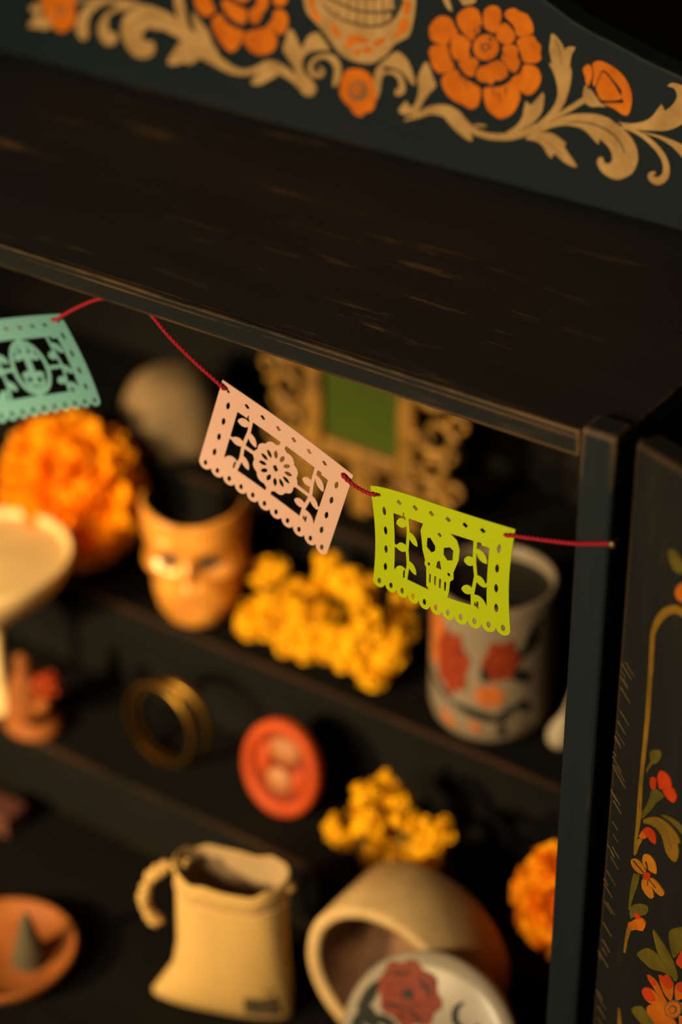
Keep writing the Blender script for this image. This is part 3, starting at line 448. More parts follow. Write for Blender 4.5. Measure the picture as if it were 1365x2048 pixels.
('painted_scroll','T',0,[-3494,448,-3517,453,-3547,457,-3586,465,-3628,468,-3666,462,-3704,447,-3745,422,-3783,392,-3807,359,-3821,324,-3824,287,-3818,251,-3802,221,-3780,198,-3757,180,-3731,170,-3702,170,-3672,176,-3644,187,-3621,203,-3607,225,-3601,248,-3605,266,-3616,278,-3636,275,-3658,270,-3678,273,-3690,283,-3681,306,-3662,329,-3641,343,-3619,351,-3606,347,-3587,344,-3542,358,-3499,371,-3480,367,-3471,367,-3465,399,-3467,434,-3477,444]),
('painted_scroll','T',0,[-3711,459,-3745,456,-3795,443,-3840,424,-3883,399,-3923,366,-3956,331,-3977,300,-3986,271,-3984,243,-3974,220,-3956,203,-3933,194,-3906,197,-3881,208,-3862,229,-3852,251,-3856,266,-3867,275,-3884,271,-3901,268,-3912,279,-3916,299,-3914,327,-3903,355,-3881,375,-3850,392,-3802,408,-3755,424,-3722,444]),
('painted_scroll','T',0,[-3879,440,-3931,430,-4000,410,-4041,392,-4072,369,-4100,339,-4121,306,-4134,276,-4139,248,-4134,219,-4122,197,-4101,188,-4079,192,-4064,207,-4054,231,-4054,260,-4053,292,-4042,323,-4022,352,-3988,381,-3950,406,-3903,428]),
('painted_vine','T',0,[-4139,384,-4104,393,-4056,405,-4008,415,-3966,421,-3924,425,-3882,429,-3838,435,-3795,440,-3756,444,-3723,447,-3693,449,-3673,450,-3667,464,-3686,466,-3715,470,-3749,471,-3789,468,-3833,463,-3877,457,-3919,451,-3963,444,-4007,436,-4056,422,-4105,408,-4140,397]),
('painted_blossom','O',0,[-4354,410,-4372,370,-4371,332,-4359,319,-4347,310,-4355,288,-4360,266,-4336,257,-4309,249,-4302,229,-4295,210,-4272,201,-4244,200,-4216,212,-4188,231,-4161,254,-4140,282,-4136,316,-4138,357,-4129,409,-4134,452,-4177,465,-4236,459,-4301,440]),
('painted_line','B',1,[-4206,327,-4207,320,-4211,313,-4218,307,-4225,302,-4234,298,-4243,295,-4253,294,-4261,295,-4268,297,-4273,302,-4276,307,-4277,313,-4275,320,-4271,327,-4264,333,-4257,338,-4248,342,-4239,345,-4230,346,-4221,345,-4214,342,-4209,338,-4206,333]),
('painted_flower_centre','O',2,[-4222,324,-4223,320,-4225,316,-4228,313,-4232,310,-4237,308,-4242,306,-4247,306,-4252,306,-4256,308,-4259,310,-4260,313,-4261,316,-4260,320,-4257,324,-4254,327,-4250,330,-4245,332,-4240,334,-4235,334,-4230,334,-4226,332,-4223,330,-4222,327]),
('painted_leaf','T',0,[-4485,183,-4471,207,-4443,236,-4425,258,-4404,271,-4374,267,-4344,256,-4316,244,-4302,229,-4325,210,-4359,194,-4384,192,-4412,194,-4454,185]),
('painted_leaf','T',0,[-4464,294,-4425,320,-4380,338,-4364,319,-4367,292,-4391,276,-4422,268,-4452,277]),
('painted_line','B',1,[-3734,347,-3715,361,-3689,381,-3663,398,-3640,407,-3615,414,-3591,418,-3564,419,-3537,417,-3518,415,-3516,419,-3534,423,-3561,427,-3589,428,-3615,424,-3641,417,-3668,405,-3694,387,-3720,365,-3737,349])]
DOOR=[
('painted_stem','Y',0,[376,-560,364,-559,348,-557,333,-557,320,-557,307,-558,290,-563,272,-573,254,-586,237,-602,222,-620,209,-639,198,-659,189,-679,183,-698,178,-716,174,-734,171,-753,170,-774,170,-798,171,-824,172,-849,173,-873,175,-897,175,-923,176,-952,176,-984,176,-1018,177,-1057,178,-1098,179,-1137,179,-1170,179,-1200,179,-1231,179,-1268,179,-1307,178,-1335,203,-1321,203,-1294,204,-1255,204,-1217,205,-1186,205,-1156,205,-1123,204,-1084,203,-1043,202,-1005,201,-970,201,-939,201,-909,200,-883,199,-859,198,-835,196,-810,195,-785,195,-763,198,-744,204,-727,210,-710,217,-693,225,-677,233,-662,243,-648,253,-634,263,-623,272,-613,282,-605,291,-599,297,-596,305,-595,316,-594,331,-593,347,-593,359,-593]),
('painted_stem','Y',0,[178,-1335,177,-1372,177,-1425,176,-1475,176,-1515,176,-1552,176,-1588,176,-1623,177,-1656,178,-1686,178,-1712,178,-1735,178,-1757,178,-1778,177,-1797,177,-1817,178,-1843,179,-1869,181,-1888,190,-1882,191,-1862,192,-1834,194,-1807,195,-1786,198,-1767,200,-1746,202,-1722,204,-1697,206,-1670,205,-1639,203,-1606,202,-1572,200,-1538,199,-1502,199,-1462,199,-1412,201,-1359,202,-1322]),
('painted_blossom','O',0,[387,-451,387,-463,383,-476,375,-490,365,-503,353,-514,340,-523,326,-529,313,-532,301,-530,292,-526,285,-518,282,-508,283,-495,287,-482,295,-468,305,-455,317,-444,330,-435,344,-430,357,-427,368,-428,378,-433,384,-441]),
('painted_leaf','G',0,[230,-342,244,-330,263,-326,280,-335,299,-349,326,-359,344,-371,331,-391,306,-409,284,-416,264,-414,246,-397,234,-376,228,-358]),
('painted_bud','G',0,[229,-1304,252,-1286,276,-1274,286,-1281,288,-1297,281,-1318,270,-1341,256,-1354,242,-1370,227,-1402,216,-1428,212,-1423,213,-1405,222,-1381,231,-1358,227,-1343,222,-1330,222,-1317]),
('painted_petal','R',0,[239,-1438,247,-1429,257,-1424,266,-1423,273,-1427,273,-1438,272,-1453,273,-1468,272,-1481,264,-1488,254,-1490,245,-1485,239,-1474,237,-1456]),
('painted_petal','R',0,[277,-1405,280,-1389,286,-1374,295,-1366,307,-1361,321,-1361,335,-1365,348,-1374,357,-1387,360,-1399,356,-1412,342,-1427,325,-1441,309,-1454,295,-1460,288,-1450,283,-1435,279,-1420]),
('painted_petal','R',0,[362,-1408,373,-1411,382,-1420,390,-1429,393,-1440,390,-1457,381,-1473,370,-1479,357,-1480,344,-1478,331,-1472,320,-1466,314,-1459,316,-1452,325,-1443,343,-1424]),
('painted_calyx','G',0,[251,-1494,262,-1480,277,-1472,305,-1471,326,-1479,312,-1502,290,-1530,276,-1558,263,-1585,249,-1610,236,-1634,223,-1658,214,-1671,209,-1660,210,-1637,220,-1612,231,-1586,238,-1562,243,-1539,246,-1515]),
('painted_leaf','Y',0,[220,-1670,232,-1655,249,-1639,267,-1625,285,-1612,304,-1604,322,-1599,338,-1597,354,-1597,370,-1600,386,-1604,400,-1609,413,-1617,428,-1632,438,-1647,431,-1650,423,-1655,428,-1674,434,-1698,433,-1725,427,-1749,417,-1761,403,-1765,383,-1760,363,-1747,352,-1726,343,-1704,334,-1689,324,-1677,309,-1669,291,-1665,271,-1667,253,-1671,237,-1680,225,-1687,219,-1681]),
('painted_line','B',1,[285,-1622,298,-1622,315,-1624,330,-1628,343,-1636,355,-1647,365,-1661,375,-1679,384,-1700,391,-1714,392,-1713,387,-1698,378,-1677,368,-1658,357,-1644,346,-1633,333,-1625,316,-1621,299,-1619,287,-1619]),
('painted_leaf','G',0,[314,-1584,327,-1574,350,-1563,370,-1558,390,-1556,413,-1555,433,-1558,443,-1572,447,-1588,445,-1597,437,-1600,423,-1594,403,-1587,378,-1583,352,-1582,328,-1584]),
('painted_bud','R',0,[217,-1733,227,-1713,245,-1693,260,-1688,274,-1688,285,-1691,294,-1700,300,-1720,302,-1741,295,-1750,284,-1753,272,-1752,261,-1749,254,-1745,247,-1741,229,-1739]),
('painted_bud','O',0,[209,-1752,212,-1741,217,-1734,231,-1737,244,-1743,248,-1745,247,-1748,240,-1757,230,-1767,220,-1773,211,-1777,204,-1776,201,-1772,204,-1763]),
('painted_stem','Y',0,[202,-1783,215,-1775,224,-1777,220,-1791,211,-1812,205,-1837,200,-1860,194,-1879,189,-1885,184,-1863,184,-1831,191,-1804]),
('painted_petal','Q',0,[243,-1839,257,-1830,274,-1826,292,-1831,308,-1844,318,-1866,321,-1887,317,-1897,305,-1901,286,-1905,264,-1906,248,-1902,237,-1894,233,-1880,234,-1864,236,-1851]),
('painted_petal','Q',0,[168,-1923,180,-1908,198,-1897,216,-1896,234,-1901,250,-1909,260,-1920,259,-1931,250,-1943,235,-1954,216,-1961,197,-1961,180,-1955,169,-1940]),
('painted_petal','Q',0,[242,-1981,251,-1965,263,-1955,272,-1953,281,-1958,292,-1967,302,-1981,313,-2002,318,-2023,308,-2038,290,-2046,267,-2040,246,-2026,240,-2004]),
('painted_petal','Q',0,[285,-1939,297,-1932,314,-1930,332,-1933,350,-1941,366,-1949,376,-1960,372,-1974,361,-1987,345,-1991,326,-1990,309,-1982,295,-1970,286,-1954]),
('painted_flower_centre','R',1,[289,-1926,289,-1932,287,-1938,284,-1945,280,-1951,275,-1956,270,-1961,264,-1964,259,-1966,254,-1966,251,-1964,248,-1961,247,-1956,247,-1950,249,-1944,252,-1937,256,-1931,261,-1926,266,-1921,271,-1918,277,-1916,281,-1917,285,-1918,288,-1922]),
('painted_line','K',1,[180,-1919,249,-1939,251,-1936,184,-1913]),
('painted_line','K',1,[252,-1873,276,-1915,278,-1912,258,-1868]),
('painted_line','K',1,[281,-1985,277,-1956,274,-1958,276,-1989]),
('painted_line','K',1,[326,-1962,288,-1948,285,-1951,322,-1968]),
('painted_stem','G',0,[189,-1982,186,-1999,183,-2023,180,-2047,178,-2070,177,-2093,176,-2117,175,-2146,176,-2175,176,-2196,186,-2190,190,-2167,195,-2135,201,-2104,207,-2078,214,-2053,219,-2028,223,-2003,226,-1979,228,-1963]),
('painted_calyx','G',0,[188,-2171,209,-2141,237,-2116,267,-2100,289,-2097,293,-2118,282,-2146,256,-2170,227,-2192,207,-2219,194,-2233,186,-2208]),
('painted_bud','O',1,[217,-2221,237,-2198,256,-2182,275,-2181,287,-2192,285,-2216,274,-2243,255,-2255,234,-2264,218,-2280,205,-2291,192,-2286,185,-2272,198,-2248]),
('painted_bud','R',1,[217,-2188,225,-2176,236,-2169,249,-2175,256,-2187,244,-2200,228,-2208,220,-2200]),
('painted_stem','Y',0,[185,-2256,182,-2271,179,-2292,176,-2315,174,-2337,172,-2359,171,-2382,170,-2406,170,-2429,170,-2445,183,-2437,184,-2420,186,-2396,188,-2372,192,-2349,197,-2325,202,-2302,207,-2280,214,-2258,218,-2242]),
('painted_leaf','G',0,[329,-2194,347,-2197,373,-2210,398,-2223,423,-2238,447,-2257,469,-2280,488,-2311,499,-2340,494,-2363,479,-2372,455,-2355,427,-2329,400,-2316,376,-2301,359,-2278,347,-2252,333,-2218]),
('painted_leaf','G',0,[249,-2397,258,-2374,278,-2347,293,-2328,311,-2314,340,-2306,370,-2306,396,-2315,421,-2328,452,-2343,471,-2356,450,-2364,413,-2373,378,-2392,345,-2408,323,-2411,302,-2407,271,-2405]),
('painted_leaf','G',0,[424,-2134,435,-2115,449,-2099,458,-2089,470,-2078,495,-2057,519,-2048,528,-2074,527,-2117,508,-2170,485,-2218,472,-2247,460,-2254,444,-2228,430,-2190,423,-2160]),
('painted_leaf','G',0,[246,-2719,268,-2686,302,-2657,336,-2661,366,-2676,390,-2690,400,-2707,377,-2732,343,-2753,310,-2753,280,-2745,256,-2736]),
('painted_petal','O',0,[320,-2459,335,-2452,361,-2452,381,-2457,399,-2468,414,-2485,427,-2502,444,-2514,453,-2521,437,-2526,411,-2526,389,-2518,367,-2504,338,-2481]),
('painted_petal','O',0,[387,-2410,399,-2402,416,-2398,423,-2382,431,-2370,454,-2374,475,-2392,480,-2433,478,-2474,473,-2492,462,-2497,441,-2492,418,-2475,398,-2442]),
('painted_petal','O',0,[300,-2568,306,-2548,321,-2532,339,-2523,362,-2519,397,-2520,429,-2523,447,-2527,448,-2536,420,-2563,381,-2589,352,-2602,328,-2603,309,-2588]),
('painted_petal','O',0,[487,-2394,500,-2367,519,-2346,541,-2333,557,-2334,557,-2367,547,-2408,530,-2437,512,-2458,501,-2467,494,-2461,487,-2430]),
('painted_petal_tip','R',1,[320,-2459,331,-2454,350,-2455,369,-2461,381,-2470,371,-2484,353,-2492,333,-2477]),
('painted_petal_tip','R',1,[387,-2410,399,-2404,416,-2398,423,-2382,431,-2370,453,-2378,472,-2394,469,-2418,456,-2440,439,-2445,420,-2440,400,-2425]),
('painted_petal_tip','R',1,[300,-2568,307,-2548,321,-2532,335,-2523,350,-2523,371,-2538,384,-2558,372,-2576,351,-2590,335,-2597,321,-2597,307,-2585]),
('painted_petal_tip','R',1,[492,-2390,503,-2367,519,-2346,538,-2336,551,-2338,550,-2363,540,-2391,523,-2403,506,-2407,495,-2402]),
('painted_petal','O',0,[337,-2636,351,-2612,375,-2588,411,-2562,443,-2546,453,-2558,453,-2583,452,-2615,442,-2649,419,-2680,393,-2701,372,-2699,355,-2685,341,-2662]),
('painted_petal','O',0,[449,-2598,471,-2580,495,-2579,517,-2591,529,-2614,514,-2646,487,-2676,454,-2695,429,-2695,432,-2649]),
('painted_petal','O',0,[526,-2537,546,-2520,571,-2517,588,-2536,594,-2561,572,-2588,545,-2601,530,-2572]),
('painted_petal','O',0,[530,-2461,546,-2422,569,-2391,587,-2397,595,-2420,579,-2458,556,-2490,538,-2484]),
('painted_line','B',1,[542,-2484,542,-2498,538,-2514,531,-2531,522,-2547,510,-2562,497,-2574,484,-2582,471,-2587,460,-2588,451,-2584,444,-2576,441,-2565,442,-2550,445,-2534,453,-2518,462,-2501,474,-2487,487,-2475,500,-2466,513,-2462,524,-2461,533,-2465,539,-2473]),
('painted_flower_centre','O',2,[535,-2490,534,-2502,531,-2516,525,-2530,517,-2543,507,-2556,497,-2566,485,-2573,474,-2578,465,-2578,457,-2575,452,-2568,449,-2558,449,-2546,453,-2533,459,-2519,467,-2505,477,-2493,488,-2483,499,-2475,510,-2471,519,-2471,527,-2474,532,-2481]),
('painted_line','B',3,[515,-2506,515,-2513,513,-2520,510,-2528,506,-2535,500,-2542,495,-2548,489,-2552,483,-2554,478,-2554,473,-2552,470,-2548,469,-2543,469,-2536,471,-2528,474,-2521,478,-2513,484,-2506,490,-2501,496,-2497,501,-2495,507,-2495,511,-2497,514,-2501]),
('painted_flower_centre','O',4,[509,-2511,508,-2516,507,-2521,505,-2527,502,-2532,498,-2537,494,-2541,490,-2544,485,-2545,482,-2545,479,-2544,477,-2541,476,-2537,476,-2533,477,-2527,479,-2522,482,-2516,486,-2512,490,-2508,495,-2505,499,-2503,502,-2503,505,-2505,507,-2507]),
('painted_stem','Y',0,[166,-2777,166,-2792,166,-2814,167,-2836,169,-2859,172,-2884,175,-2901,198,-2881,196,-2864,192,-2840,188,-2818,183,-2800,177,-2783,173,-2772]),
('painted_petal','R',0,[478,-2262,488,-2223,502,-2184,512,-2169,521,-2175,530,-2219,531,-2265,516,-2277,497,-2275,484,-2274])]
# ================================================================== the cabinet
wall = box('wall_back', M['wall'], None, -2.5, 1.5, .62, .66, -1.2, 1.6, bev=0); tag(wall, kind='structure')
flr = box('floor', M['wall'], None, -2.5, 1.5, -2.2, .62, -.50, -.4462, bev=0); tag(flr, kind='structure')
cab = empty('display_cabinet', (-.35, .15, -.45), 'tall dark painted wooden cabinet with flower-painted crest board and open door', 'cabinet')
XL, XR = -.74, .0145
box('top_board', M['top'], cab, XL, XR, .0016, .36, -.0095, 0, bev=.0008)
box('front_rail', M['edge'], cab, XL, -.0004, -.001, .012, -.0115, -.0002, bev=.0012)
box('rail_bead', M['edge'], cab, XL, -.0004, -.0016, .0012, -.0034, .0004, bev=.0008)
box('right_stile', M['stile'], cab, .0002, .0158, -.0022, .012, -.44, .0028, bev=.0022, seg=3)
box('stile_moulding', M['dark'], cab, .0162, .0205, .0125, .016, -.44, -.004, bev=.001)  # dark strip standing in for the shade in the gap beside the door
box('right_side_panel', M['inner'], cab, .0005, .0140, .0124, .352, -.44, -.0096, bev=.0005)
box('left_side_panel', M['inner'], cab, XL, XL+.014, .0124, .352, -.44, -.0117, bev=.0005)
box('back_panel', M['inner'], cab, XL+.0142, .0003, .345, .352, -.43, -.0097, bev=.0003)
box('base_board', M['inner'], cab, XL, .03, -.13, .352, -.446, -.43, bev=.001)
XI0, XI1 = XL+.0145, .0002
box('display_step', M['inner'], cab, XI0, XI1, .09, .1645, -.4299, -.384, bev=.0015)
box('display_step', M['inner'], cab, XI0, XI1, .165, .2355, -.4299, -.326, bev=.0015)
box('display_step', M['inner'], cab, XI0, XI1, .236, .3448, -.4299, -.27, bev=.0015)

# crest board: scalloped top, standing on the top board
prof = [(.012, .0), (.012, .045), (-.005, .055), (-.03, .063), (-.0598, .0724), (-.0769, .076), (-.093, .0805), (-.1056, .0836), (-.1156, .0868),
        (-.1304, .0937), (-.15, .107), (-.175, .125), (-.20, .136), (-.235, .140), (-.27, .136), (-.295, .125), (-.32, .107), (-.34, .0937),
        (-.365, .0836), (-.40, .0765), (-.45, .068), (-.50, .058), (-.60, .05), (-.70, .048), (-.72, .0)]
v = [(x, .185, z) for x, z in prof]+[(x, .199, z) for x, z in prof]; n = len(prof)
bm = bmesh.new(); bv = [bm.verts.new(q) for q in v]
bm.faces.new(bv[:n]); bm.faces.new(bv[n:][::-1])
for i in range(n): j = (i+1) % n; bm.faces.new((bv[j], bv[i], bv[n+i], bv[n+j]))
bmesh.ops.recalc_face_normals(bm, faces=bm.faces)
bmesh.ops.bevel(bm, geom=[e for e in bm.edges if abs(e.verts[0].co.y-e.verts[1].co.y) < 1e-6], offset=.0012, segments=2, profile=.5, affect='EDGES')
crest = bm_obj('crest_board', bm, M['crest'], cab)
def paint(data, to_world, nrm, parent):
    nrm = Vector(nrm)
    for idx, (name, colr, layer, flat) in enumerate(data):
        lift = .00035+.00022*layer+.000018*(idx % 11)
        pts = [(flat[i]/1e4, flat[i+1]/1e4) for i in range(0, len(flat), 2)]
        lo = [to_world(u, w)-nrm*.0001 for u, w in pts]; hi = [to_world(u, w)+nrm*lift for u, w in pts]
        tris = tessellate_polygon([[Vector((u, w, 0)) for u, w in pts]]); k = len(pts)
        ar = sum(pts[i][0]*pts[(i+1) % k][1]-pts[(i+1) % k][0]*pts[i][1] for i in range(k))
        fc = []
        for t in tris:
            a, b, c = (hi[i] for i in t)
            fc.append(tuple(t) if (b-a).cross(c-a).dot(nrm) > 0 else tuple(t)[::-1])
        for i in range(k):
            j = (i+1) % k; fc.append((i, j, k+j, k+i) if ar < 0 else (j, i, k+i, k+j))
        mesh(name, [tuple(q) for q in hi+lo], fc, M[colr], parent)
paint(CREST, lambda u, w: Vector((u, .185, w)), (0, -1, 0), crest)

# open door, swung round beside the stile
DA = rad(19); DU = Vector((math.cos(DA), -math.sin(DA), 0)); DN = Vector((-math.sin(DA), -math.cos(DA), 0)); D0 = Vector((.0225, 0, 0))
bm = box_bm(0, .24, 0, .013, -.43, .0025, bev=.0022, seg=3)
bmesh.ops.rotate(bm, verts=bm.verts, cent=(0, 0, 0), matrix=Matrix.Rotation(-DA, 3, 'Z')); bmesh.ops.translate(bm, verts=bm.verts, vec=D0)
door = bm_obj('door', bm, M['door'], cab)
rnd = random.Random(4); SCR = []
for i in range(60):                          # rubbed brush scratches running off the door's edge
    z = -.095-rnd.random()*.24; u = .0008+rnd.random()*.004; L = .002+rnd.random()*.0045; w = .00008+rnd.random()*.00012
    q = [D0+DU*uu+Vector((0, 0, zz))+DN*hh for hh in (.0003, -.0001) for uu, zz in ((u, z), (u+L, z-L*.7), (u+L+w, z-L*.7+w), (u+w*2, z+w*2))]
    SCR.append(([tuple(p_) for p_ in q], [(0, 1, 2, 3), (4, 7, 6, 5)]+[(k, k+4, (k+1) % 4+4, (k+1) % 4) for k in range(4)]))
tag(mesh('paint_scratches', *join(*SCR), M['B'], door), kind='stuff')
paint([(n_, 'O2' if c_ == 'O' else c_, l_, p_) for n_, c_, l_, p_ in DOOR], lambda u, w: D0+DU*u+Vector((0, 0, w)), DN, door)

# ================================================================== paper flags on red twine
def vines():
    L = [s_seg(18.4, 8, 19, 16, 1.7), s_seg(19, 16, 18.2, 24, 1.7), s_seg(18.2, 24, 19, 31, 1.7), s_seg(19, 31, 17.8, 40, 1.7),
         s_leaf(18.5, 12.0, 12.3, 14.2, 4.0), s_leaf(18.8, 16.0, 24.3, 20.8, 3.4), s_leaf(18.6, 23.2, 11.8, 24.6, 4.0), s_seg(13, 24.6, 10.5, 24.2, 1.3),
         s_leaf(18.8, 29.0, 24.0, 34.0, 3.4), s_leaf(17.9, 34.0, 11.5, 37.0, 5.0), s_rect(10.5, 16.2, 35.8, 39),
         s_seg(54.4, 8, 54.8, 18, 1.7), s_seg(54.8, 18, 56.0, 25, 1.7), s_seg(56, 25, 54.6, 33, 1.7), s_seg(54.6, 33, 54.8, 40, 1.7),
         s_leaf(55.5, 13.0, 61.0, 18.2, 3.6), s_leaf(55.4, 18.6, 49.6, 19.4, 4.0), s_leaf(55.8, 24.2, 61.0, 28.6, 3.4), s_seg(60, 27.6, 62.5, 27.2, 1.3),
         s_leaf(55.0, 31.2, 49.0, 32.0, 4.0), s_leaf(55.3, 33.0, 61.4, 38.6, 4.4), s_rect(57.6, 62, 36.6, 39), s_rect(57.6, 62, 9.5, 11.0)]
    return L
def border():
    base = [s_rect(0, 72, 0, 43.8)]+[s_circ(3.27+6.546*i, 44.5, 3.27) for i in range(11)]
    holes = [s_circ(4.2, 3.6, .75), s_circ(67.8, 3.6, .75)]
    holes += [s_dia(14.6+8.56*i, 4.6, 1.5, 1.15, .35) for i in range(6)]
    holes += [s_lens(x, 10.3+8.7*i, 4.1, 1.9, math.pi/2) for x in (6.0, 66.0) for i in range(4)]
    holes += [s_lens(3.27+6.546*i, 44.5, 3.1, 1.9, math.pi/2) for i in range(11)]
    return base, holes
def flag_shape(motif, cut):
    base, holes = border()
    inner = s_or(*vines(), *motif)
    win = s_sub(s_rect(11, 61.5, 10, 38), inner)
    return s_sub(s_or(*base), win, *holes, *cut)
def G(x, y): return ((x-130)/15.8, (y-(118+.281*(x-130)))/15.6)
def GP(*p): return s_poly([G(*q) for q in p])
skull = [GP((560, 398), (665, 400), (720, 425), (790, 460), (850, 510), (875, 570), (872, 640), (835, 720), (838, 770), (810, 785), (805, 850), (795, 890), (760, 908), (715, 900), (714, 960), (670, 950), (670, 870), (630, 850), (605, 820), (597, 690), (580, 665), (585, 640), (560, 570), (540, 440)),
         s_rect(34.4, 37.4, 9, 14)]
skull_cut = [GP((600, 490), (625, 488), (672, 545), (670, 575), (640, 588), (597, 550)), GP((745, 555), (795, 552), (825, 575), (822, 640), (780, 640), (745, 600)),
             GP((693, 648), (715, 640), (733, 705), (685, 690)), GP((608, 652), (632, 660), (630, 680), (612, 674)), GP((786, 720), (810, 733), (805, 752), (786, 740)),
             GP((628, 735), (643, 740), (643, 802), (628, 797)), GP((673, 748), (690, 752), (690, 818), (673, 812)), GP((716, 765), (733, 769), (733, 837), (716, 831)), GP((762, 785), (777, 789), (777, 854), (762, 848)),
             s_dia(*G(705, 470), 1.2, 1.0, .3), s_seg(16.6, 8.6, 16.6, 10.5, .7), s_seg(16.9, 34.6, 16.7, 36.6, .9), s_seg(56.6, 10.2, 56.6, 12.6, .7), s_seg(57.0, 36.0, 57.2, 38.4, .9)]
def bloom(X, Y):
    a = np.arctan2(Y-24, X-36); return np.hypot(X-36, (Y-24)*.98)-(11.2+.95*np.abs(np.cos(6*a)))
flower = [bloom, s_rect(34.6, 37.4, 9, 14), s_rect(34.6, 37.4, 34, 39), s_seg(18, 24.2, 26, 24.2, 1.8), s_seg(46, 25, 56, 25, 1.8)]
flower_cut = [s_lens(36+6.8*math.cos(a), 24+6.8*math.sin(a), 4.3, 2.0, a) for a in [rad(15+30*i) for i in range(12)]]+[s_dia(36, 24, 1.6, 1.9, .2)]+skull_cut[-4:]
ring = s_sub(s_ell(36, 24, 11, 13.6), s_ell(36, 24, 8.6, 11.2))
oval = [ring, s_rect(35, 37, 9, 12), s_rect(35, 37, 36, 39), s_seg(18, 24, 26, 24, 1.8), s_seg(46, 24.6, 56, 24.6, 1.8),
        s_seg(36, 11, 36, 37, 2.4), s_ell(36, 16.6, 5.4, 3.2), s_leaf(36, 17, 28.6, 19.6, 3.4), s_leaf(36, 17, 43.4, 19.6, 3.4), s_ell(36, 30.2, 5.6, 4.8), s_leaf(36, 26.5, 29.5, 27.4, 2.6), s_leaf(36, 26.5, 42.5, 27.4, 2.6)]
oval_cut = [s_circ(33.7, 29.8, 1.35), s_circ(38.3, 29.8, 1.35), s_circ(33.9, 15.8, 1.0), s_circ(38.1, 15.8, 1.0), s_seg(34.2, 33.0, 37.8, 33.0, .7)]+skull_cut[-4:]
def flag(name, shape, mat, TL, TR, BL, BR, bow, label):
    TL, TR, BL, BR = (np.array(q)/1000 for q in (TL, TR, BL, BR))
    def mp(u, v, w):
        s, t = u/72, v/47.8
        p = TL*(1-s)*(1-t)+TR*s*(1-t)+BL*(1-s)*t+BR*s*t
        dx, dy, dz = bow(s, t)
        return (p[0]+dx, dy+w, p[1]+dz)
    vv, ff = sheet(shape, (-.5, 72.5, -.5, 48.4), .3, mp, .0003)
    o = mesh(name, vv, ff, mat, None, origin=(float((TL[0]+TR[0])/2), 0, float((TL[1]+TR[1])/2)))
    return tag(o, label, 'paper flag', 'cut paper flags on red twine')
flag('paper_flag', flag_shape(flower, flower_cut), M['pink'], (-176.2, -31.6), (-107.6, -56.4), (-190.4, -77.6), (-121.0, -101.4),
     lambda s, t: (0, .0012*math.sin(3.1*s)-.002*t, 0), 'pink cut paper flag with pierced round flower, middle of the string')
flag('paper_flag', flag_shape(skull, skull_cut), M['lime'], (-98.6, -58.4), (-27.4, -54.2), (-98.6, -109.2), (-27.6, -107.6),
     lambda s, t: (.0022*math.sin(math.pi*t)*(1-2*s)*.9, .002*math.cos(5*s)*(.3+t)-.001, (.0016*math.sin(math.pi*s**.55) if t < .5 else 0)*(1-2*t if t < .5 else 0)),
     'lime green cut paper flag with pierced skull, next to the stile')
flag('paper_flag', flag_shape(oval, oval_cut), M['teal'], (-337.6, -51.9), (-270.0, -27.3), (-319.0, -99.2), (-251.5, -70.0),
     lambda s, t: (.003*math.sin(math.pi*t)*(1 if s > .5 else .4), .003*math.sin(2.5*s)+.006*t*t*(s-.5), 0), 'teal cut paper flag with pierced oval, cut off by left edge')
tw = [(-.46, .004, -.0135), (-.40, .003, -.030), (-.345, -.0012, -.052), (-.3335, -.0010, -.0535), (-.330, .0030, -.0530), (-.30, .0042, -.0428), (-.2755, .0038, -.0325), (-.2725, -.0008, -.0298),
      (-.2690, -.0018, -.0280), (-.258, -.001, -.0200), (-.2455, .002, -.0130), (-.235, .006, -.0131), (-.224, .006, -.0131), (-.2155, .002, -.0130), (-.205, -.0003, -.0185), (-.192, -.0010, -.0258), (-.178, -.0016, -.0325),
      (-.1742, -.0016, -.0346), (-.1718, .0018, -.0366), (-.14, .0024, -.0494), (-.1145, .0018, -.0572), (-.1122, -.0012, -.0571), (-.1090, -.0016, -.0588), (-.1035, -.0014, -.0608), (-.0985, -.0016, -.0612), (-.0952, -.0014, -.0610), (-.0938, .0020, -.0616),
      (-.06, .0026, -.0612), (-.0325, .0024, -.0584), (-.0312, -.0018, -.0577), (-.027, -.0028, -.0560), (-.012, -.0035, -.0523), (.002, -.0040, -.0485), (.012, -.0036, -.0452), (.0172, -.0030, -.0437)]
cp = curve(tw, 12); seg = np.r_[0, np.cumsum(np.linalg.norm(np.diff(cp, axis=0), axis=1))]
ss = np.arange(0, seg[-1], .0006); cc = np.stack([np.interp(ss, seg, cp[:, k]) for k in range(3)], 1)
T = np.gradient(cc, axis=0); T /= np.linalg.norm(T, axis=1)[:, None]; n1 = np.cross(T, [0, 1., 0]); n1 /= np.linalg.norm(n1, axis=1)[:, None]; n2 = np.cross(T, n1)
tb = []
for ph in (0, math.pi):
    a = ss/.0042*2*math.pi+ph; tb.append(tube(cc+.00042*(np.cos(a)[:, None]*n1+np.sin(a)[:, None]*n2), .00056, 7))
o = mesh('twine', *join(*tb), M['twine'], None, True, origin=(-.2, 0, -.012)); tag(o, 'red twisted twine strung under the cabinet top, holding the paper flags', 'twine')
o = mesh('tack', *lathe([(0, .0016), (.0012, .0014), (.0017, .0006), (.0013, 0), (.0005, -.0012), (.0005, -.004)], (.0176, -.0028, -.0437), 16, (0, -1, 0)), M['tack'], None, True, origin=(.0176, -.0028, -.0437))
tag(o, 'small dull brass tack holding the twine end on the stile', 'tack')

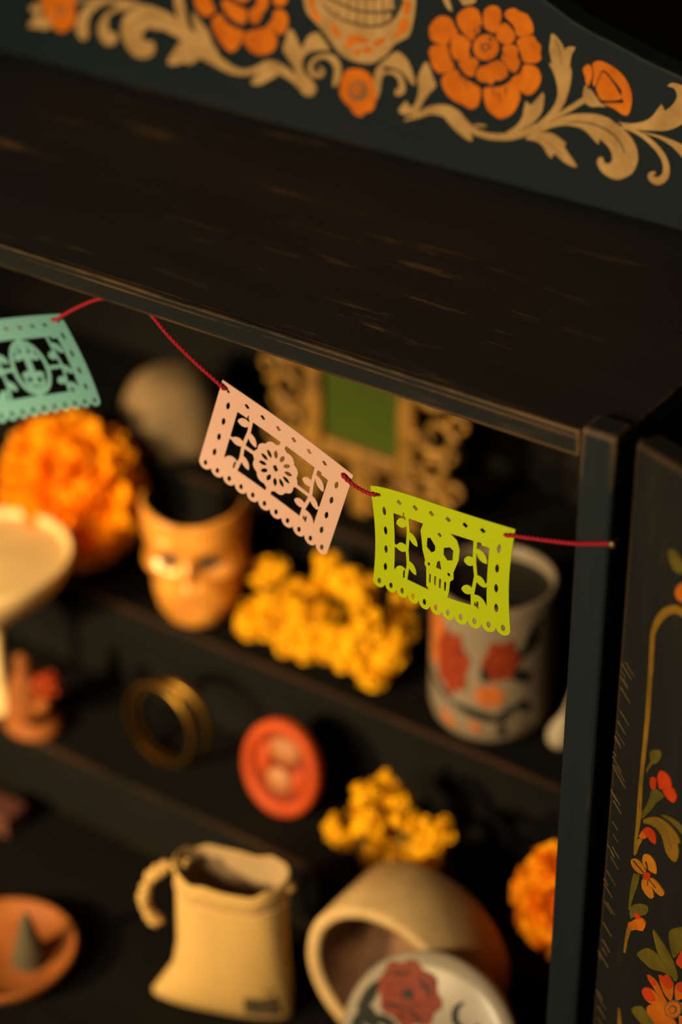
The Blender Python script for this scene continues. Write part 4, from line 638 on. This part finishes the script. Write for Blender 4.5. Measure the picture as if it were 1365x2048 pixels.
# ================================================================== flowers
def petal_patch(base, out, side, L, w, cup, rnd):
    """one ruffled petal: 3 rows x 3 columns"""
    out = Vector(out); side = Vector(side); nn = out.cross(side); v = []
    for t, ww, c in ((0, .35, 0), (.55, 1, .10), (1, .8, cup)):
        for k in (-1, 0, 1):
            j = (rnd.random()-.5)*.25
            v.append(tuple(Vector(base)+out*(L*(t+(j*.4 if t == 1 else 0)))+side*(w*ww*k*.5)+nn*(L*(c+.12*abs(k)+(j if t == 1 else 0)))))
    f = [(r*3+k, r*3+k+1, r*3+k+4, r*3+k+3) for r in (0, 1) for k in (0, 1)]
    return v, f
def pompom(c, r, n, seed, squash=.85, w=.42, L=.45, tilt=None):
    rnd = random.Random(seed); parts = []
    c = Vector(c)
    Rm = Matrix.Rotation(tilt[0], 3, tilt[1]) if tilt else Matrix.Identity(3)
    for i in range(n):
        z = 1-2*(i+.5)/n; a = i*2.39996; q = math.sqrt(1-z*z)
        d = Vector((q*math.cos(a), q*math.sin(a), z)); d = (d+Vector((rnd.random()-.5, rnd.random()-.5, rnd.random()-.5))*.35).normalized()
        p = Rm @ Vector((d.x, d.y, d.z*squash))
        s = p.cross(Vector((rnd.random()-.5, rnd.random()-.5, rnd.random()-.5))).normalized()
        rr = r*(.86+.28*rnd.random())
        parts.append(petal_patch(c+p*rr*(1-L), p.normalized(), s, rr*L, rr*w, .25*(rnd.random()-.3), rnd))
    core = lathe([(max(1e-4, r*.84*math.sin(k*math.pi/8)), -r*.84*squash*math.cos(k*math.pi/8)) for k in range(9)], c, 16, tuple(Rm @ Vector((0, 0, 1))))
    return join(core, *parts)
def marigold(c, r, n, seed, mat, z0, label, squash=.85, tilt=None):
    e = empty('marigold', (c[0], c[1], z0), label, 'flower')
    mesh('petals', *pompom(c, r, n, seed, squash, tilt=tilt), mat, e)
    mesh('calyx', *lathe([(.002, 0), (r*.28, .001), (r*.34, r*.25), (r*.3, r*.5)], (c[0], c[1], z0+.0005), 16), M['stem'], e, True)
marigold((-.4505, .1925, -.2775), .0440, 330, 3, M['mari'], -.326, 'big bright orange marigold bloom behind the cream goblet', .82, (rad(90), 'X'))
marigold((-.0490, .1180, -.3510), .031, 240, 8, M['marid'], -.384, 'deep orange marigold half hidden behind the right stile', .9)
F1 = [-307.2, 178.0, -315.4, -290.6, 178.0, -307.1, -276.3, 178.0, -312.0, -262.0, 178.0, -302.8, -251.5, 178.0, -309.1, -237.6, 178.0, -306.9, -227.3, 178.0, -309.6, -218.7, 178.0, -316.6, -234.1, 178.0, -295.1, -222.2, 178.0, -280.1, -274.7, 186.0, -296.7, -289.1, 186.0, -300.5, -300.0, 186.0, -301.2, -304.5, 200.0, -286.1, -313.9, 200.0, -296.7, -292.0, 200.0, -295.4, -277.6, 200.0, -293.4, -272.1, 210.0, -277.7, -263.4, 210.0, -284.8, -242.4, 200.0, -281.7, -242.4, 210.0, -282.0, -263.5, 190.0, -298.0, -215.0, 200.0, -284.7, -211.6, 190.0, -296.5, -215.0, 185.0, -305.3, -211.6, 200.0, -292.0, -307.5, 181.0, -317.5, -247.6, 180.0, -298.2, -265.7, 180.0, -314.8, -312.5, 190.0, -313.6]
F2 = [-185.5, 103.0, -365.5, -194.9, 112.0, -376.2, -192.2, 127.0, -374.6, -173.1, 109.0, -349.7, -174.8, 121.0, -341.2, -172.3, 103.0, -331.0, -157.8, 115.0, -332.7, -165.6, 127.0, -354.9, -144.2, 109.0, -338.0, -148.5, 121.0, -356.7, -133.7, 103.0, -347.4, -150.9, 115.0, -367.8, -172.0, 124.0, -376.3, -169.8, 109.0, -374.3, -188.9, 112.0, -376.2, -124.7, 103.0, -333.0, -138.0, 115.0, -365.0, -175.4, 127.0, -370.2, -146.9, 109.0, -370.4, -164.6, 118.0, -376.3]
BL = []
for k in range(3):
    vv, ff = pompom((0, 0, 0), .0082, 46, 40+k, .8, .6, .6)
    m_ = bpy.data.meshes.new('blossom'); m_.from_pydata([tuple(q) for q in vv], [], ff); m_.materials.append(M['yel']); BL.append(m_)
def bunch(F, root, big, small, label, seed):
    e = empty('flower_bunch', root, label, 'flowers', 'bunches of small yellow flowers'); rnd = random.Random(seed); R0 = Vector(root)
    for i in range(0, len(F), 3):
        p = Vector(F[i:i+3])/1000; p.z = max(p.z, R0.z+.0112)
        b = bpy.data.objects.new('blossom', BL[(i//3) % 3]); b.location = p-R0
        b.rotation_euler = (rnd.random()*3, rnd.random()*3, rnd.random()*3); s = small+(big-small)*rnd.random(); b.scale = (s, s, s); link(b, e)
        for q_ in range(2):
            c = bpy.data.objects.new('blossom', BL[(i//3+q_) % 3]); c.location = p-R0+Vector(((rnd.random()-.5)*.017, (rnd.random()-.5)*.012, rnd.random()*.013))
            c.rotation_euler = (rnd.random()*3, rnd.random()*3, rnd.random()*3); s = .38+.24*rnd.random(); c.scale = (s, s, s); link(c, e)
        if i % 6 == 0:
            base = R0+Vector(((p.x-R0.x)*.45, (p.y-R0.y)*.4, .0012)); mid = (p+base)/2+Vector(((rnd.random()-.5)*.008, 0, .003))
            mesh('stem', *tube(curve([base, mid, p], 5), .0008, 6), M['stem'], e, True)
    for i in range(16):
        a = rnd.random()*6.28; q = Vector(F[(i*2 % (len(F)//3))*3:(i*2 % (len(F)//3))*3+3])/1000+Vector((0, .004, -.003))
        d = Vector((math.cos(a), .2, math.sin(a)*.8+.3)).normalized()
        mesh('leaf', *petal_patch(q, d, d.cross(Vector((0, 1, .2))).normalized(), .011, .005, .1, rnd), M['stem'], e)
bunch(F1, (-.262, .188, -.326), 1.25, .75, 'long bunch of small yellow flowers lying along the upper step', 1)
bunch(F2, (-.160, .114, -.384), 1.2, .75, 'small round bunch of yellow flowers beside the red plaque', 2)

# ================================================================== gold skull cup
SKC = Vector((-.3495, .1862, -.3258)); FA = math.atan2(-.80, .42)      # facing the room, turned a little left
def skull_pt(a, z):
    """a: angle from the face direction, z: height in mm"""
    W_ = np.interp(z, [0, 4, 12, 24, 34, 43, 50, 58, 70, 84, 100], [12, 18, 23, 26, 27.5, 30, 29.5, 30, 31.5, 31.5, 30])
    D_ = np.interp(z, [0, 4, 12, 24, 34, 43, 50, 58, 70, 84, 100], [15, 21, 24.5, 25.5, 25, 26.5, 25.5, 27.5, 29, 29, 27])
    ca, sa = math.cos(a), math.sin(a); r = 1/((abs(ca)/D_)**2.3+(abs(sa)/W_)**2.3)**(1/2.3)
    lx = r*sa
    if ca > 0:
        g = lambda x, zz, sx, sz: math.exp(-((lx-x)/sx)**2-((z-zz)/sz)**2)
        r += -6.5*(g(12.5, 50, 7, 4.5)+g(-12.5, 50, 7, 4.5))+2.2*(g(13, 63, 9, 3.5)+g(-13, 63, 9, 3.5))+5.5*g(0, 45, 3.6, 7)-3.5*(g(3.2, 37, 2.4, 4)+g(-3.2, 37, 2.4, 4))
        r += 2.2*(g(24, 43, 6, 4.5)+g(-24, 43, 6, 4.5))-1.2*(g(22, 31, 6, 6)+g(-22, 31, 6, 6))-1.6*g(0, 24, 14, .9)+1.4*g(0, 8, 9, 5)
        if 16 < z < 31 and abs(lx) < 15: r += .7*abs(math.sin(lx*math.pi/4.6))-.3
    r += .25*math.sin(9*a+z*.3)
    return r
NA, NZ = 120, 56
def rim(a):
    c = math.cos(a); return 77+6.5*abs(math.sin(a))**1.6-(40*(-c)**1.3 if c < 0 else 0)
def sk_ring(zf, inset=0):
    out = []
    for i in range(NA):
        a = 2*math.pi*i/NA-math.pi; z = rim(a)*zf; r = (skull_pt(a, z)-inset)/1000
        out.append((SKC.x+r*math.cos(FA+a), SKC.y+r*math.sin(FA+a), SKC.z+z/1000))
    return out
rings = [sk_ring(k/(NZ-1)) for k in range(NZ)]; rings.append(sk_ring(1.0, 2.4)); vv = [q for r_ in rings for q in r_]
ff = [(k*NA+i, k*NA+(i+1) % NA, (k+1)*NA+(i+1) % NA, (k+1)*NA+i) for k in range(len(rings)-1) for i in range(NA)]+[tuple(range(NA))[::-1]]
e = empty('skull_cup', SKC, 'shiny golden skull-shaped cup with dark open top on upper step', 'cup')
mesh('skull_body', vv, ff, M['gold'], e, True)
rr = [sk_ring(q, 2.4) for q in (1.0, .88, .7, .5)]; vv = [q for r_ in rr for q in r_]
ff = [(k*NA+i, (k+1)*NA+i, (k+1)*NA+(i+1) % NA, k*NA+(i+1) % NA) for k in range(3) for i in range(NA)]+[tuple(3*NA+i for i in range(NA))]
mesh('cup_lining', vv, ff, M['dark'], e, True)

# ================================================================== dome-shaped shell and gilt frame on the top step
BC = Vector((-.4314, .2690, -.2698)); vv = []; ff = []; nb, na = 24, 48
for k in range(nb+1):
    t = k/nb
    z = .047*math.sin(t*math.pi/2); rr = .0335*math.cos(t*math.pi/2)**.62*(1+.05*math.sin(t*3.1))+1e-5
    for i in range(na):
        a = 2*math.pi*i/na; q = rr*(1+.035*abs(math.cos(2.5*a+.6))-.03)
        vv.append((BC.x+q*math.cos(a), BC.y+q*math.sin(a), BC.z+z))
for k in range(nb):
    for i in range(na): ff.append((k*na+i, k*na+(i+1) % na, (k+1)*na+(i+1) % na, (k+1)*na+i))
ff.append(tuple(range(na))[::-1])
o = mesh('ribbed_dome', vv, ff, M['ball'], None, True, origin=tuple(BC)); tag(o, 'dim brown ribbed dome on the top step above the skull cup', 'ornament')

FY = .2585
fr = empty('picture_frame', (-.2825, .262, -.27), 'ornate openwork gilt frame around a green panel on the top step', 'frame')
gx0, gx1, gz0, gz1 = -.3088, -.2560, -.2235, -.128
box('green_panel', M['green'], fr, gx0-.002, gx1+.002, FY+.002, FY+.004, gz0-.002, gz1+.002, bev=0)
mw = .0125
for a in ((gx0-mw, gx0, gz0-mw, gz1+mw), (gx1, gx1+mw, gz0-mw, gz1+mw), (gx0, gx1, gz0-mw, gz0), (gx0, gx1, gz1, gz1+mw)):
    box('frame_moulding', M['gframe'], fr, a[0], a[1], FY-.003, FY+.005, a[2], a[3], bev=.0028, seg=3)
def scroll(cx, cz, r, a0, turns, sgn, th):
    P = []
    for k in range(28):
        t = k/27; a = a0+sgn*turns*2*math.pi*t; q = r*(1-.72*t); P.append((cx+q*math.cos(a), FY+.001+.0015*math.sin(t*3), cz+q*math.sin(a)))
    mesh('filigree_scroll', *tube(P, [th*(1-.4*k/27) for k in range(28)], 8), M['gframe'], fr, True)
zc = (gz0+gz1)/2
for sx in (-1, 1):
    ex = (gx0-mw) if sx < 0 else (gx1+mw)
    for z, r in ((-.245, .013), (-.222, .011), (-.200, .014), (-.172, .013), (-.146, .012), (-.122, .012)):
        scroll(ex+sx*r*.95, z, r, math.pi if sx > 0 else 0, 1.15, sx, .0036)
        scroll(ex+sx*r*2.0, z+.010, r*.62, -math.pi/2, 1.0, -sx, .0028)
for x in (-.330, -.308, -.2825, -.257, -.235):
    scroll(x, gz0-mw-.011, .012, math.pi/2, 1.1, 1 if x < -.2825 else -1, .0036)
    scroll(x+.008, gz0-mw-.0235, .008, math.pi/2, 1.0, -1, .0028)
for x in (-.30, -.2825, -.265):
    scroll(x, gz1+mw+.011, .012, -math.pi/2, 1.1, 1, .0036)
for x in (-.318, -.2825, -.247): box('frame_foot', M['gframe'], fr, x-.006, x+.006, FY-.002, FY+.010, -.2698, gz0-mw+.001, bev=.0012)

# ================================================================== flowered white tumbler
BT = Vector((-.1530, .1995, -.326)); BR_ = .0345
e = empty('tumbler', BT, 'white ceramic tumbler printed with red roses, beside the stile', 'tumbler')
mesh('dark_filling', *lathe([(.0306, .082), (.0306, .0855), (.0001, .0855)], BT, 48), M['wax'], e)
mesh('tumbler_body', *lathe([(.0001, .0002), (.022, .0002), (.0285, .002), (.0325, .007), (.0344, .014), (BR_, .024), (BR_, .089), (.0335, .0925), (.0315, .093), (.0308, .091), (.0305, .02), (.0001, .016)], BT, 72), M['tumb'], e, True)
CA = math.atan2(-.817, .577)
def on_tumbler(mm):
    def f(u, v, w):           # u: mm round the wall (right positive), v: mm up, w: inward depth
        a = CA+u/1000/BR_; r = BR_+mm-w
        if v < 24: r -= .0345-np.interp(v/1000, [0, .002, .007, .014, .024], [.022, .0285, .0325, .0344, .0345])
        return (BT.x+r*math.cos(a), BT.y+r*math.sin(a), BT.z+v/1000)
    return f
def ragged(cx, cy, rx, ry, k, amp, ph=0):
    return lambda X, Y: (np.hypot((X-cx)/rx, (Y-cy)/ry)-1-amp*np.sin(k*np.arctan2((Y-cy)/ry, (X-cx)/rx)+ph))*min(rx, ry)
def decal(name, shape, b, mat, mp, parent): mesh(name, *sheet(shape, b, .6, mp, .0002), mat, parent, True)
TB = (-52, 40, 2, 88)
for name, sh, mt, lift in [
    ('printed_rose', ragged(-27, 54, 11, 20, 7, .10), 'rose', .0004), ('printed_rose', ragged(-41, 66, 8, 22, 5, .12), 'orose', .0003),
    ('printed_rose', ragged(2, 61, 10, 13, 6, .12, 1), 'rose', .0004), ('printed_rose', ragged(-4, 38, 8, 7, 6, .15), 'orose', .0004),
    ('printed_branch', s_or(s_leaf(-50, 40, -24, 27, 4), s_leaf(-28, 29, 8, 21, 6), s_leaf(-2, 22, 14, 33, 5)), 'ink', .0006),
    ('printed_leaf', s_leaf(10, 62, 24, 74, 7), 'ink', .0005), ('printed_leaf', s_leaf(8, 55, 18, 45, 8), 'ink', .0005), ('printed_leaf', s_leaf(14, 70, 24, 84, 5), 'ink', .0005),
    ('printed_leaf', s_leaf(-8, 58, -6, 46, 5), 'ink', .0005), ('printed_leaf', s_leaf(12, 34, 20, 24, 6), 'ink', .0005), ('printed_leaf', s_leaf(2, 20, 4, 10, 5), 'ink', .0005),
    ('printed_leaf', s_or(s_leaf(-34, 20, -22, 12, 6)), 'orose', .0005), ('printed_leaf', s_or(s_leaf(-14, 20, -8, 12, 5)), 'orose', .0005)]:
    decal(name, sh, TB, M[mt], on_tumbler(lift), e)
# white drop-shaped bud leaning behind the stile
e = empty('bud_ornament', (-.1050, .196, -.326), 'small white drop-shaped bud with thin stalk behind the stile', 'ornament')
mesh('bud', *lathe([(.0001, 0), (.004, .0008), (.0068, .004), (.0075, .009), (.006, .015), (.0032, .021), (.0016, .026), (.0012, .03)], (-.1078, .196, -.3258), 24, (.16, 0, 1), sx=1), M['white'], e, True)
mesh('stalk', *tube(curve([(-.1032, .196, -.297), (-.1000, .197, -.283), (-.0985, .199, -.262)], 6), .0012, 8), M['white'], e, True)

# ================================================================== cream goblet, clay figurine (left)
GC = Vector((-.4440, .1080, -.384))
e = empty('goblet', GC, 'wide cream ceramic goblet on thin stem at left edge', 'goblet')
mesh('foot', *lathe([(.0001, .0002), (.0155, .0002), (.0158, .0016), (.011, .004), (.0055, .0075), (.0042, .012)], GC, 40), M['cream'], e, True)
mesh('goblet_stem', *lathe([(.0042, .0119), (.0036, .028), (.0036, .044), (.0052, .054)], GC, 32), M['cream'], e, True)
mesh('cream_filling', *lathe([(.0462, .098), (.0470, .1035), (.0001, .1045)], GC, 48), M['cream'], e)
mesh('bowl', *lathe([(.0052, .0539), (.010, .060), (.022, .0705), (.034, .081), (.0440, .0915), (.0492, .1005), (.0503, .107), (.0493, .1085), (.0478, .107), (.0460, .100), (.038, .091), (.022, .082), (.0001, .079)], GC, 64), M['cream'], e, True)
CC = Vector((-.4105, .0990, -.384))
e = empty('clay_figurine', CC, 'small orange clay base with a red ball, in front of the goblet', 'figurine')
mesh('clay_base', *lathe([(.0001, .0002), (.0125, .0002), (.0150, .002), (.0150, .0065), (.012, .0085), (.010, .010)], CC, 32, sx=1.25), M['terra'], e, True)
mesh('clay_body', *lathe([(.010, .0099), (.0120, .016), (.0115, .024), (.0085, .033), (.0055, .040), (.0048, .046), (.0052, .050), (.0001, .053)], CC+Vector((-.004, 0, 0)), 28), M['terra'], e, True)
mesh('clay_arm', *tube(curve([CC+Vector((.004, 0, .018)), CC+Vector((.012, -.002, .022)), CC+Vector((.0155, -.002, .033))], 6), [.0042]*6+[.0036]*7, 10), M['terra'], e, True)
mesh('red_ball', *pompom(CC+Vector((.0165, -.002, .0395)), .0085, 60, 77, 1.0), M['red'], e)

# ================================================================== bangles and red plaque on the middle step
def bangle(c, R0, w, t, tilt, label):
    pr = [(R0-t, -w/2), (R0-t*.3, -w/2), (R0, -w/4), (R0, w/4), (R0-t*.3, w/2), (R0-t, w/2), (R0-t, -w/2)]
    ax = Vector((math.sin(tilt[1]), math.cos(tilt[0]), math.sin(tilt[0]))).normalized()
    o = mesh('bangle', *lathe(pr, c, 80, ax, (1, 0, 0)), M['brass'], None, True, origin=(c[0], c[1], -.384)); tag(o, label, 'bangle', 'brass bangles on the middle step')
bangle((-.3268, .1190, -.3572), .0266, .0050, .0022, (rad(-5), rad(4)), 'brass bangle standing on edge, front one of the pair')
bangle((-.3228, .1258, -.3574), .0264, .0050, .0022, (rad(-6), rad(-3)), 'brass bangle standing on edge, rear one of the pair')
PT = rad(12); PC = Vector((-.2430, .1235, -.3550)); PU = Vector((0, math.sin(PT), math.cos(PT))); PX = Vector((1, 0, 0)); PN = Vector((0, -math.cos(PT), math.sin(PT)))
e = empty('oval_plaque', (PC.x, PC.y, -.384), 'red oval plaque with raised rim and pale relief, leaning on the step', 'plaque')
def plq(prof): return lathe(prof, PC, 64, PN, (1, 0, 0), sx=.79, sy=.89)
mesh('rim', *plq([(.0330, -.003), (.0333, .001), (.0322, .0032), (.0292, .0040), (.0255, .0034), (.0236, .0012), (.0232, -.001)]), M['red'], e, True)
mesh('recessed_face', *plq([(.0330, -.003), (.0001, -.003), (.0001, .0002), (.012, .0002), (.0234, -.0002)]), M['redd'], e, True)
def lump(name, x, y, rx, ry, h, mt):
    c = PC+PX*x+PU*y; mesh(name, *lathe([(1.0*math.cos(k*math.pi/12)+1e-4, h*math.sin(k*math.pi/12)) for k in range(7)], c+PN*.0, 28, PN, (1, 0, 0), sx=rx, sy=ry), mt, e, True)
lump('relief', .001, .0115, .0105, .0078, .0030, M['pale']); lump('relief', -.0005, -.008, .0088, .0082, .0030, M['pale'])
lump('relief', -.0125, .002, .005, .010, .003, M['red']); lump('relief', .013, -.004, .005, .009, .003, M['red'])

# ================================================================== canvas pouch
BG = Vector((-.2040, .0160, -.4298)); ba = rad(20)
bx = Vector((math.cos(ba), math.sin(ba), 0)); by = Vector((-math.sin(ba), math.cos(ba), 0))
nb = 64
def bag_ring(z, w, d, sk=0, inset=0, wob=0):
    out = []
    for i in range(nb):
        a = 2*math.pi*i/nb; c, s = math.cos(a), math.sin(a)
        x = (abs(c)**.75)*math.copysign(1, c)*(w-inset)+sk; y = s*(d-inset)
        zz = z+wob*math.cos(a)*math.cos(a)-wob*.6*max(0, -s)+wob*.22*math.sin(7*a+1)+wob*.15*math.sin(13*a)
        x *= 1+.012*math.sin(3*a+z*70); y *= 1+.05*math.sin(4*a+z*55)*min(1, z/.02)
        out.append(tuple(BG+bx*x+by*y+Vector((0, 0, zz))))
    return out
H = [(.0004, .0385, .0050), (.004, .0392, .0095), (.014, .0365, .0135), (.028, .0325, .0160), (.046, .0305, .0170), (.064, .0302, .0165), (.078, .0302, .0160), (.084, .0302, .0158), (.0845, .0306, .0163), (.096, .0308, .0165), (.0972, .0303, .0160), (.0962, .0298, .0155), (.075, .0290, .0142), (.05, .028, .0130)]
SK = [-.0018, -.0015, .0013, .0050, .0065, .0066, .0068, .0068, .0068, .0068, .0068, .0068, .0068, .0068]
rg = []
for k, ((z, w, d), sk) in enumerate(zip(H, SK)): rg.append(bag_ring(z, w, d, sk, 0, .0035*min(1, max(0, (z-.05)/.045)) if k < 12 else .0025))
def rings_mesh(rg, n, cap0=False, cap1=False):
    vv = [q for r_ in rg for q in r_]; ff = [(k*n+i, k*n+(i+1) % n, (k+1)*n+(i+1) % n, (k+1)*n+i) for k in range(len(rg)-1) for i in range(n)]
    if cap0: ff.append(tuple(range(n))[::-1])
    if cap1: ff.append(tuple((len(rg)-1)*n+i for i in range(n)))
    return vv, ff
e = empty('canvas_pouch', BG, 'open cream canvas pouch with hemmed top standing on cabinet floor', 'pouch')
mesh('pouch_body', *rings_mesh(rg[:8], nb, True), M['canvas'], e, True)
mesh('hem', *rings_mesh(rg[7:12], nb), M['canvas'], e, True)
mesh('pouch_lining', *rings_mesh(rg[11:], nb, False, True), M['canvas2'], e, True)
mesh('stitching', *tube([tuple(Vector(q)-Vector((0, 0, .0006))+(Vector(q)-BG-bx*.0068-Vector((0, 0, Vector(q).z-BG.z))).normalized()*.0004) for q in rg[7]], .0005, 6, True), M['stitch'], e, True)
rp = [BG+bx*x+by*y+Vector((0, 0, z)) for x, y, z in ((-.018, .000, .0965), (-.0265, -.003, .0955), (-.0345, -.004, .0885), (-.0395, -.004, .078), (-.0405, -.004, .068), (-.0375, -.004, .061), (-.0345, -.003, .055))]
cd = curve(rp, 16); tk = []
for ph in (0, 2.09, 4.19):
    q = []
    for i, p_ in enumerate(cd):
        a = i*.42+ph; q.append(Vector(p_)+bx*(.0019*math.cos(a))+by*(.0018*math.sin(a))+Vector((0, 0, .0014*math.cos(a*1.3))))
    tk.append(tube([tuple(s) for s in q], [.0014+.0006*math.sin(i*1.1+ph) for i in range(len(q))], 8))
mesh('drawstring_loop', *join(*tk), M['canvas'], e, True)
cd = curve([BG+bx*x+by*y+Vector((0, 0, z)) for x, y, z in ((.0345, 0, .092), (.0375, 0, .0935), (.0395, -.001, .091))], 6)
mesh('drawstring_knot', *tube(cd, [.0022, .0026, .0028, .003, .003, .0028, .0028, .003, .003, .0028, .0026, .0022, .001], 8), M['canvas'], e, True)
def on_pouch(u, v, w):
    z = v/1000; W_ = np.interp(z, [q[0] for q in H[:8]], [q[1] for q in H[:8]]); D_ = np.interp(z, [q[0] for q in H[:8]], [q[2] for q in H[:8]])
    c = max(-1, min(1, u/1000/W_)); c = math.copysign(abs(c)**(1/.75), c); y = -math.sqrt(max(0, 1-c*c))*D_-.0014+w
    return tuple(BG+bx*(u/1000+.003)+by*y+Vector((0, 0, z)))
mesh('printed_mark', *sheet(s_or(s_rect(13, 17.5, 12, 25), s_rect(19, 21.5, 11, 24), s_rect(13, 28, 21.4, 24.4), s_rect(23, 24.6, 11, 22), s_rect(26, 28.8, 11, 25), s_rect(15, 28, 15, 17), s_rect(23, 29, 28.5, 29.7)), (10, 31, 8, 31), .6, on_pouch, .0002), M['print'], e)

# ================================================================== round box on its side, lid leaning on it
RB = Vector((-.1130, .0350, -.3808)); RR = .0490
e = empty('round_box', (RB.x, RB.y+.02, -.43), 'round cream box lying on its side, open end showing brown lining', 'box')
mesh('box_wall', *lathe([(.0415, .0010), (.0425, -.0016), (.0478, -.0016), (RR, .0006), (RR, .042), (.047, .0438), (.0001, .0438)], RB, 80, (0, 1, 0)), M['boxo'], e, True)
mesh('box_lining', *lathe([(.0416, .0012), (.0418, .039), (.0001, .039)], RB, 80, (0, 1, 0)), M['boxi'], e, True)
LN = Vector((-.03, -.872, .489)).normalized(); LR = .0510
LUp = (Vector((0, 0, 1))-LN*LN.z).normalized(); LX = LUp.cross(LN).normalized()
LC = Vector((-.0691, .0090, -.43+LR*LUp.z+.0045))
e = empty('box_lid', (LC.x, LC.y, -.43), 'round white lid printed with a red rose, leaning on the open box', 'lid')
mesh('lid_disc', *lathe([(.0001, -.004), (.0495, -.004), (LR, -.003), (LR, .0015), (.0490, .0032), (.043, .0042), (.030, .0058), (.015, .0066), (.0001, .0068)], LC, 80, tuple(LN), tuple(LX)), M['white'], e, True)
def on_lid(lift):
    def f(u, v, w):
        r = math.hypot(u, v)/1000; h = np.interp(r, [0, .015, .030, .043, .0490], [.0068, .0066, .0058, .0042, .0032])
        return tuple(LC+LX*(u/1000)+LUp*(v/1000)+LN*(h+lift-w))
    return f
LB = (-46, 46, -46, 46)
for name, sh, mt, lift in [
    ('printed_rose', s_sub(ragged(-18, 25, 18.5, 15.5, 8, .07), s_lens(-18, 25, 7, 5, .3), s_lens(-24, 16, 14, 2, .2), s_lens(-10, 32, 13, 2, -.5), s_lens(-26, 32, 12, 1.8, .5), s_lens(-10, 17, 12, 1.8, -.3)), 'rose', .0004),
    ('printed_rose_shade', ragged(-18, 25, 17, 14, 7, .05), 'ink', .0002),
    ('printed_rose', ragged(-16, -2, 13, 9, 7, .1), 'rose', .0004),
    ('printed_leaf', s_or(s_leaf(-36, 24, -42, 4, 7), s_leaf(-44, 8, -28, 2, 9), s_leaf(-42, 4, -36, -16, 9), s_leaf(-34, 6, -18, 8, 5)), 'ink', .0006),
    ('printed_leaf', s_sub(s_ell(13, 28, 5.5, 6.5), s_ell(15.6, 29.6, 5, 6)), 'ink', .0006),
    ('printed_leaf', s_or(s_leaf(-4, 8, 36, 14, 9), s_leaf(20, 14, 23, 28, 6), s_leaf(28, 14, 35, 22, 5), s_leaf(6, 8, 34, -2, 9), s_leaf(8, 6, 20, -18, 8)), 'ink', .0006),
    ('printed_leaf', s_or(s_leaf(-20, -12, -6, -36, 9), s_leaf(-14, -14, 8, -30, 8)), 'ink', .0006)]:
    decal(name, sh, LB, M[mt], on_lid(lift), e)

# ================================================================== terracotta dish with cone, small red box
DC = Vector((-.3215, -.0275, -.4298))
o = mesh('terracotta_dish', *lathe([(.0001, 0), (.026, 0), (.034, .003), (.0385, .010), (.0395, .0140), (.0385, .0150), (.0370, .0140), (.035, .008), (.030, .0045), (.0001, .0035)], DC, 64), M['terra'], None, True, origin=tuple(DC)); tag(o, 'shallow terracotta dish on the cabinet floor at lower left', 'dish')
KC = Vector((-.3110, -.0200, -.4262))
o = mesh('incense_cone', *lathe([(.0001, 0), (.0098, 0), (.0102, .0012), (.0078, .012), (.0050, .022), (.0028, .031), (.0012, .0345), (.0001, .0352)], KC, 28), M['cone'], None, True, origin=tuple(KC)); tag(o, 'dark incense cone standing in the terracotta dish', 'cone')
e = empty('small_box', (-.4000, .060, -.4298), 'small dark red card box on the floor at left edge', 'box')
box('box_body', M['redbox'], e, -.416, -.394, .052, .070, -.4298, -.4190, bev=.001)
box('box_cover', M['redbox'], e, -.4166, -.3934, .0514, .0706, -.4189, -.4160, bev=.001)
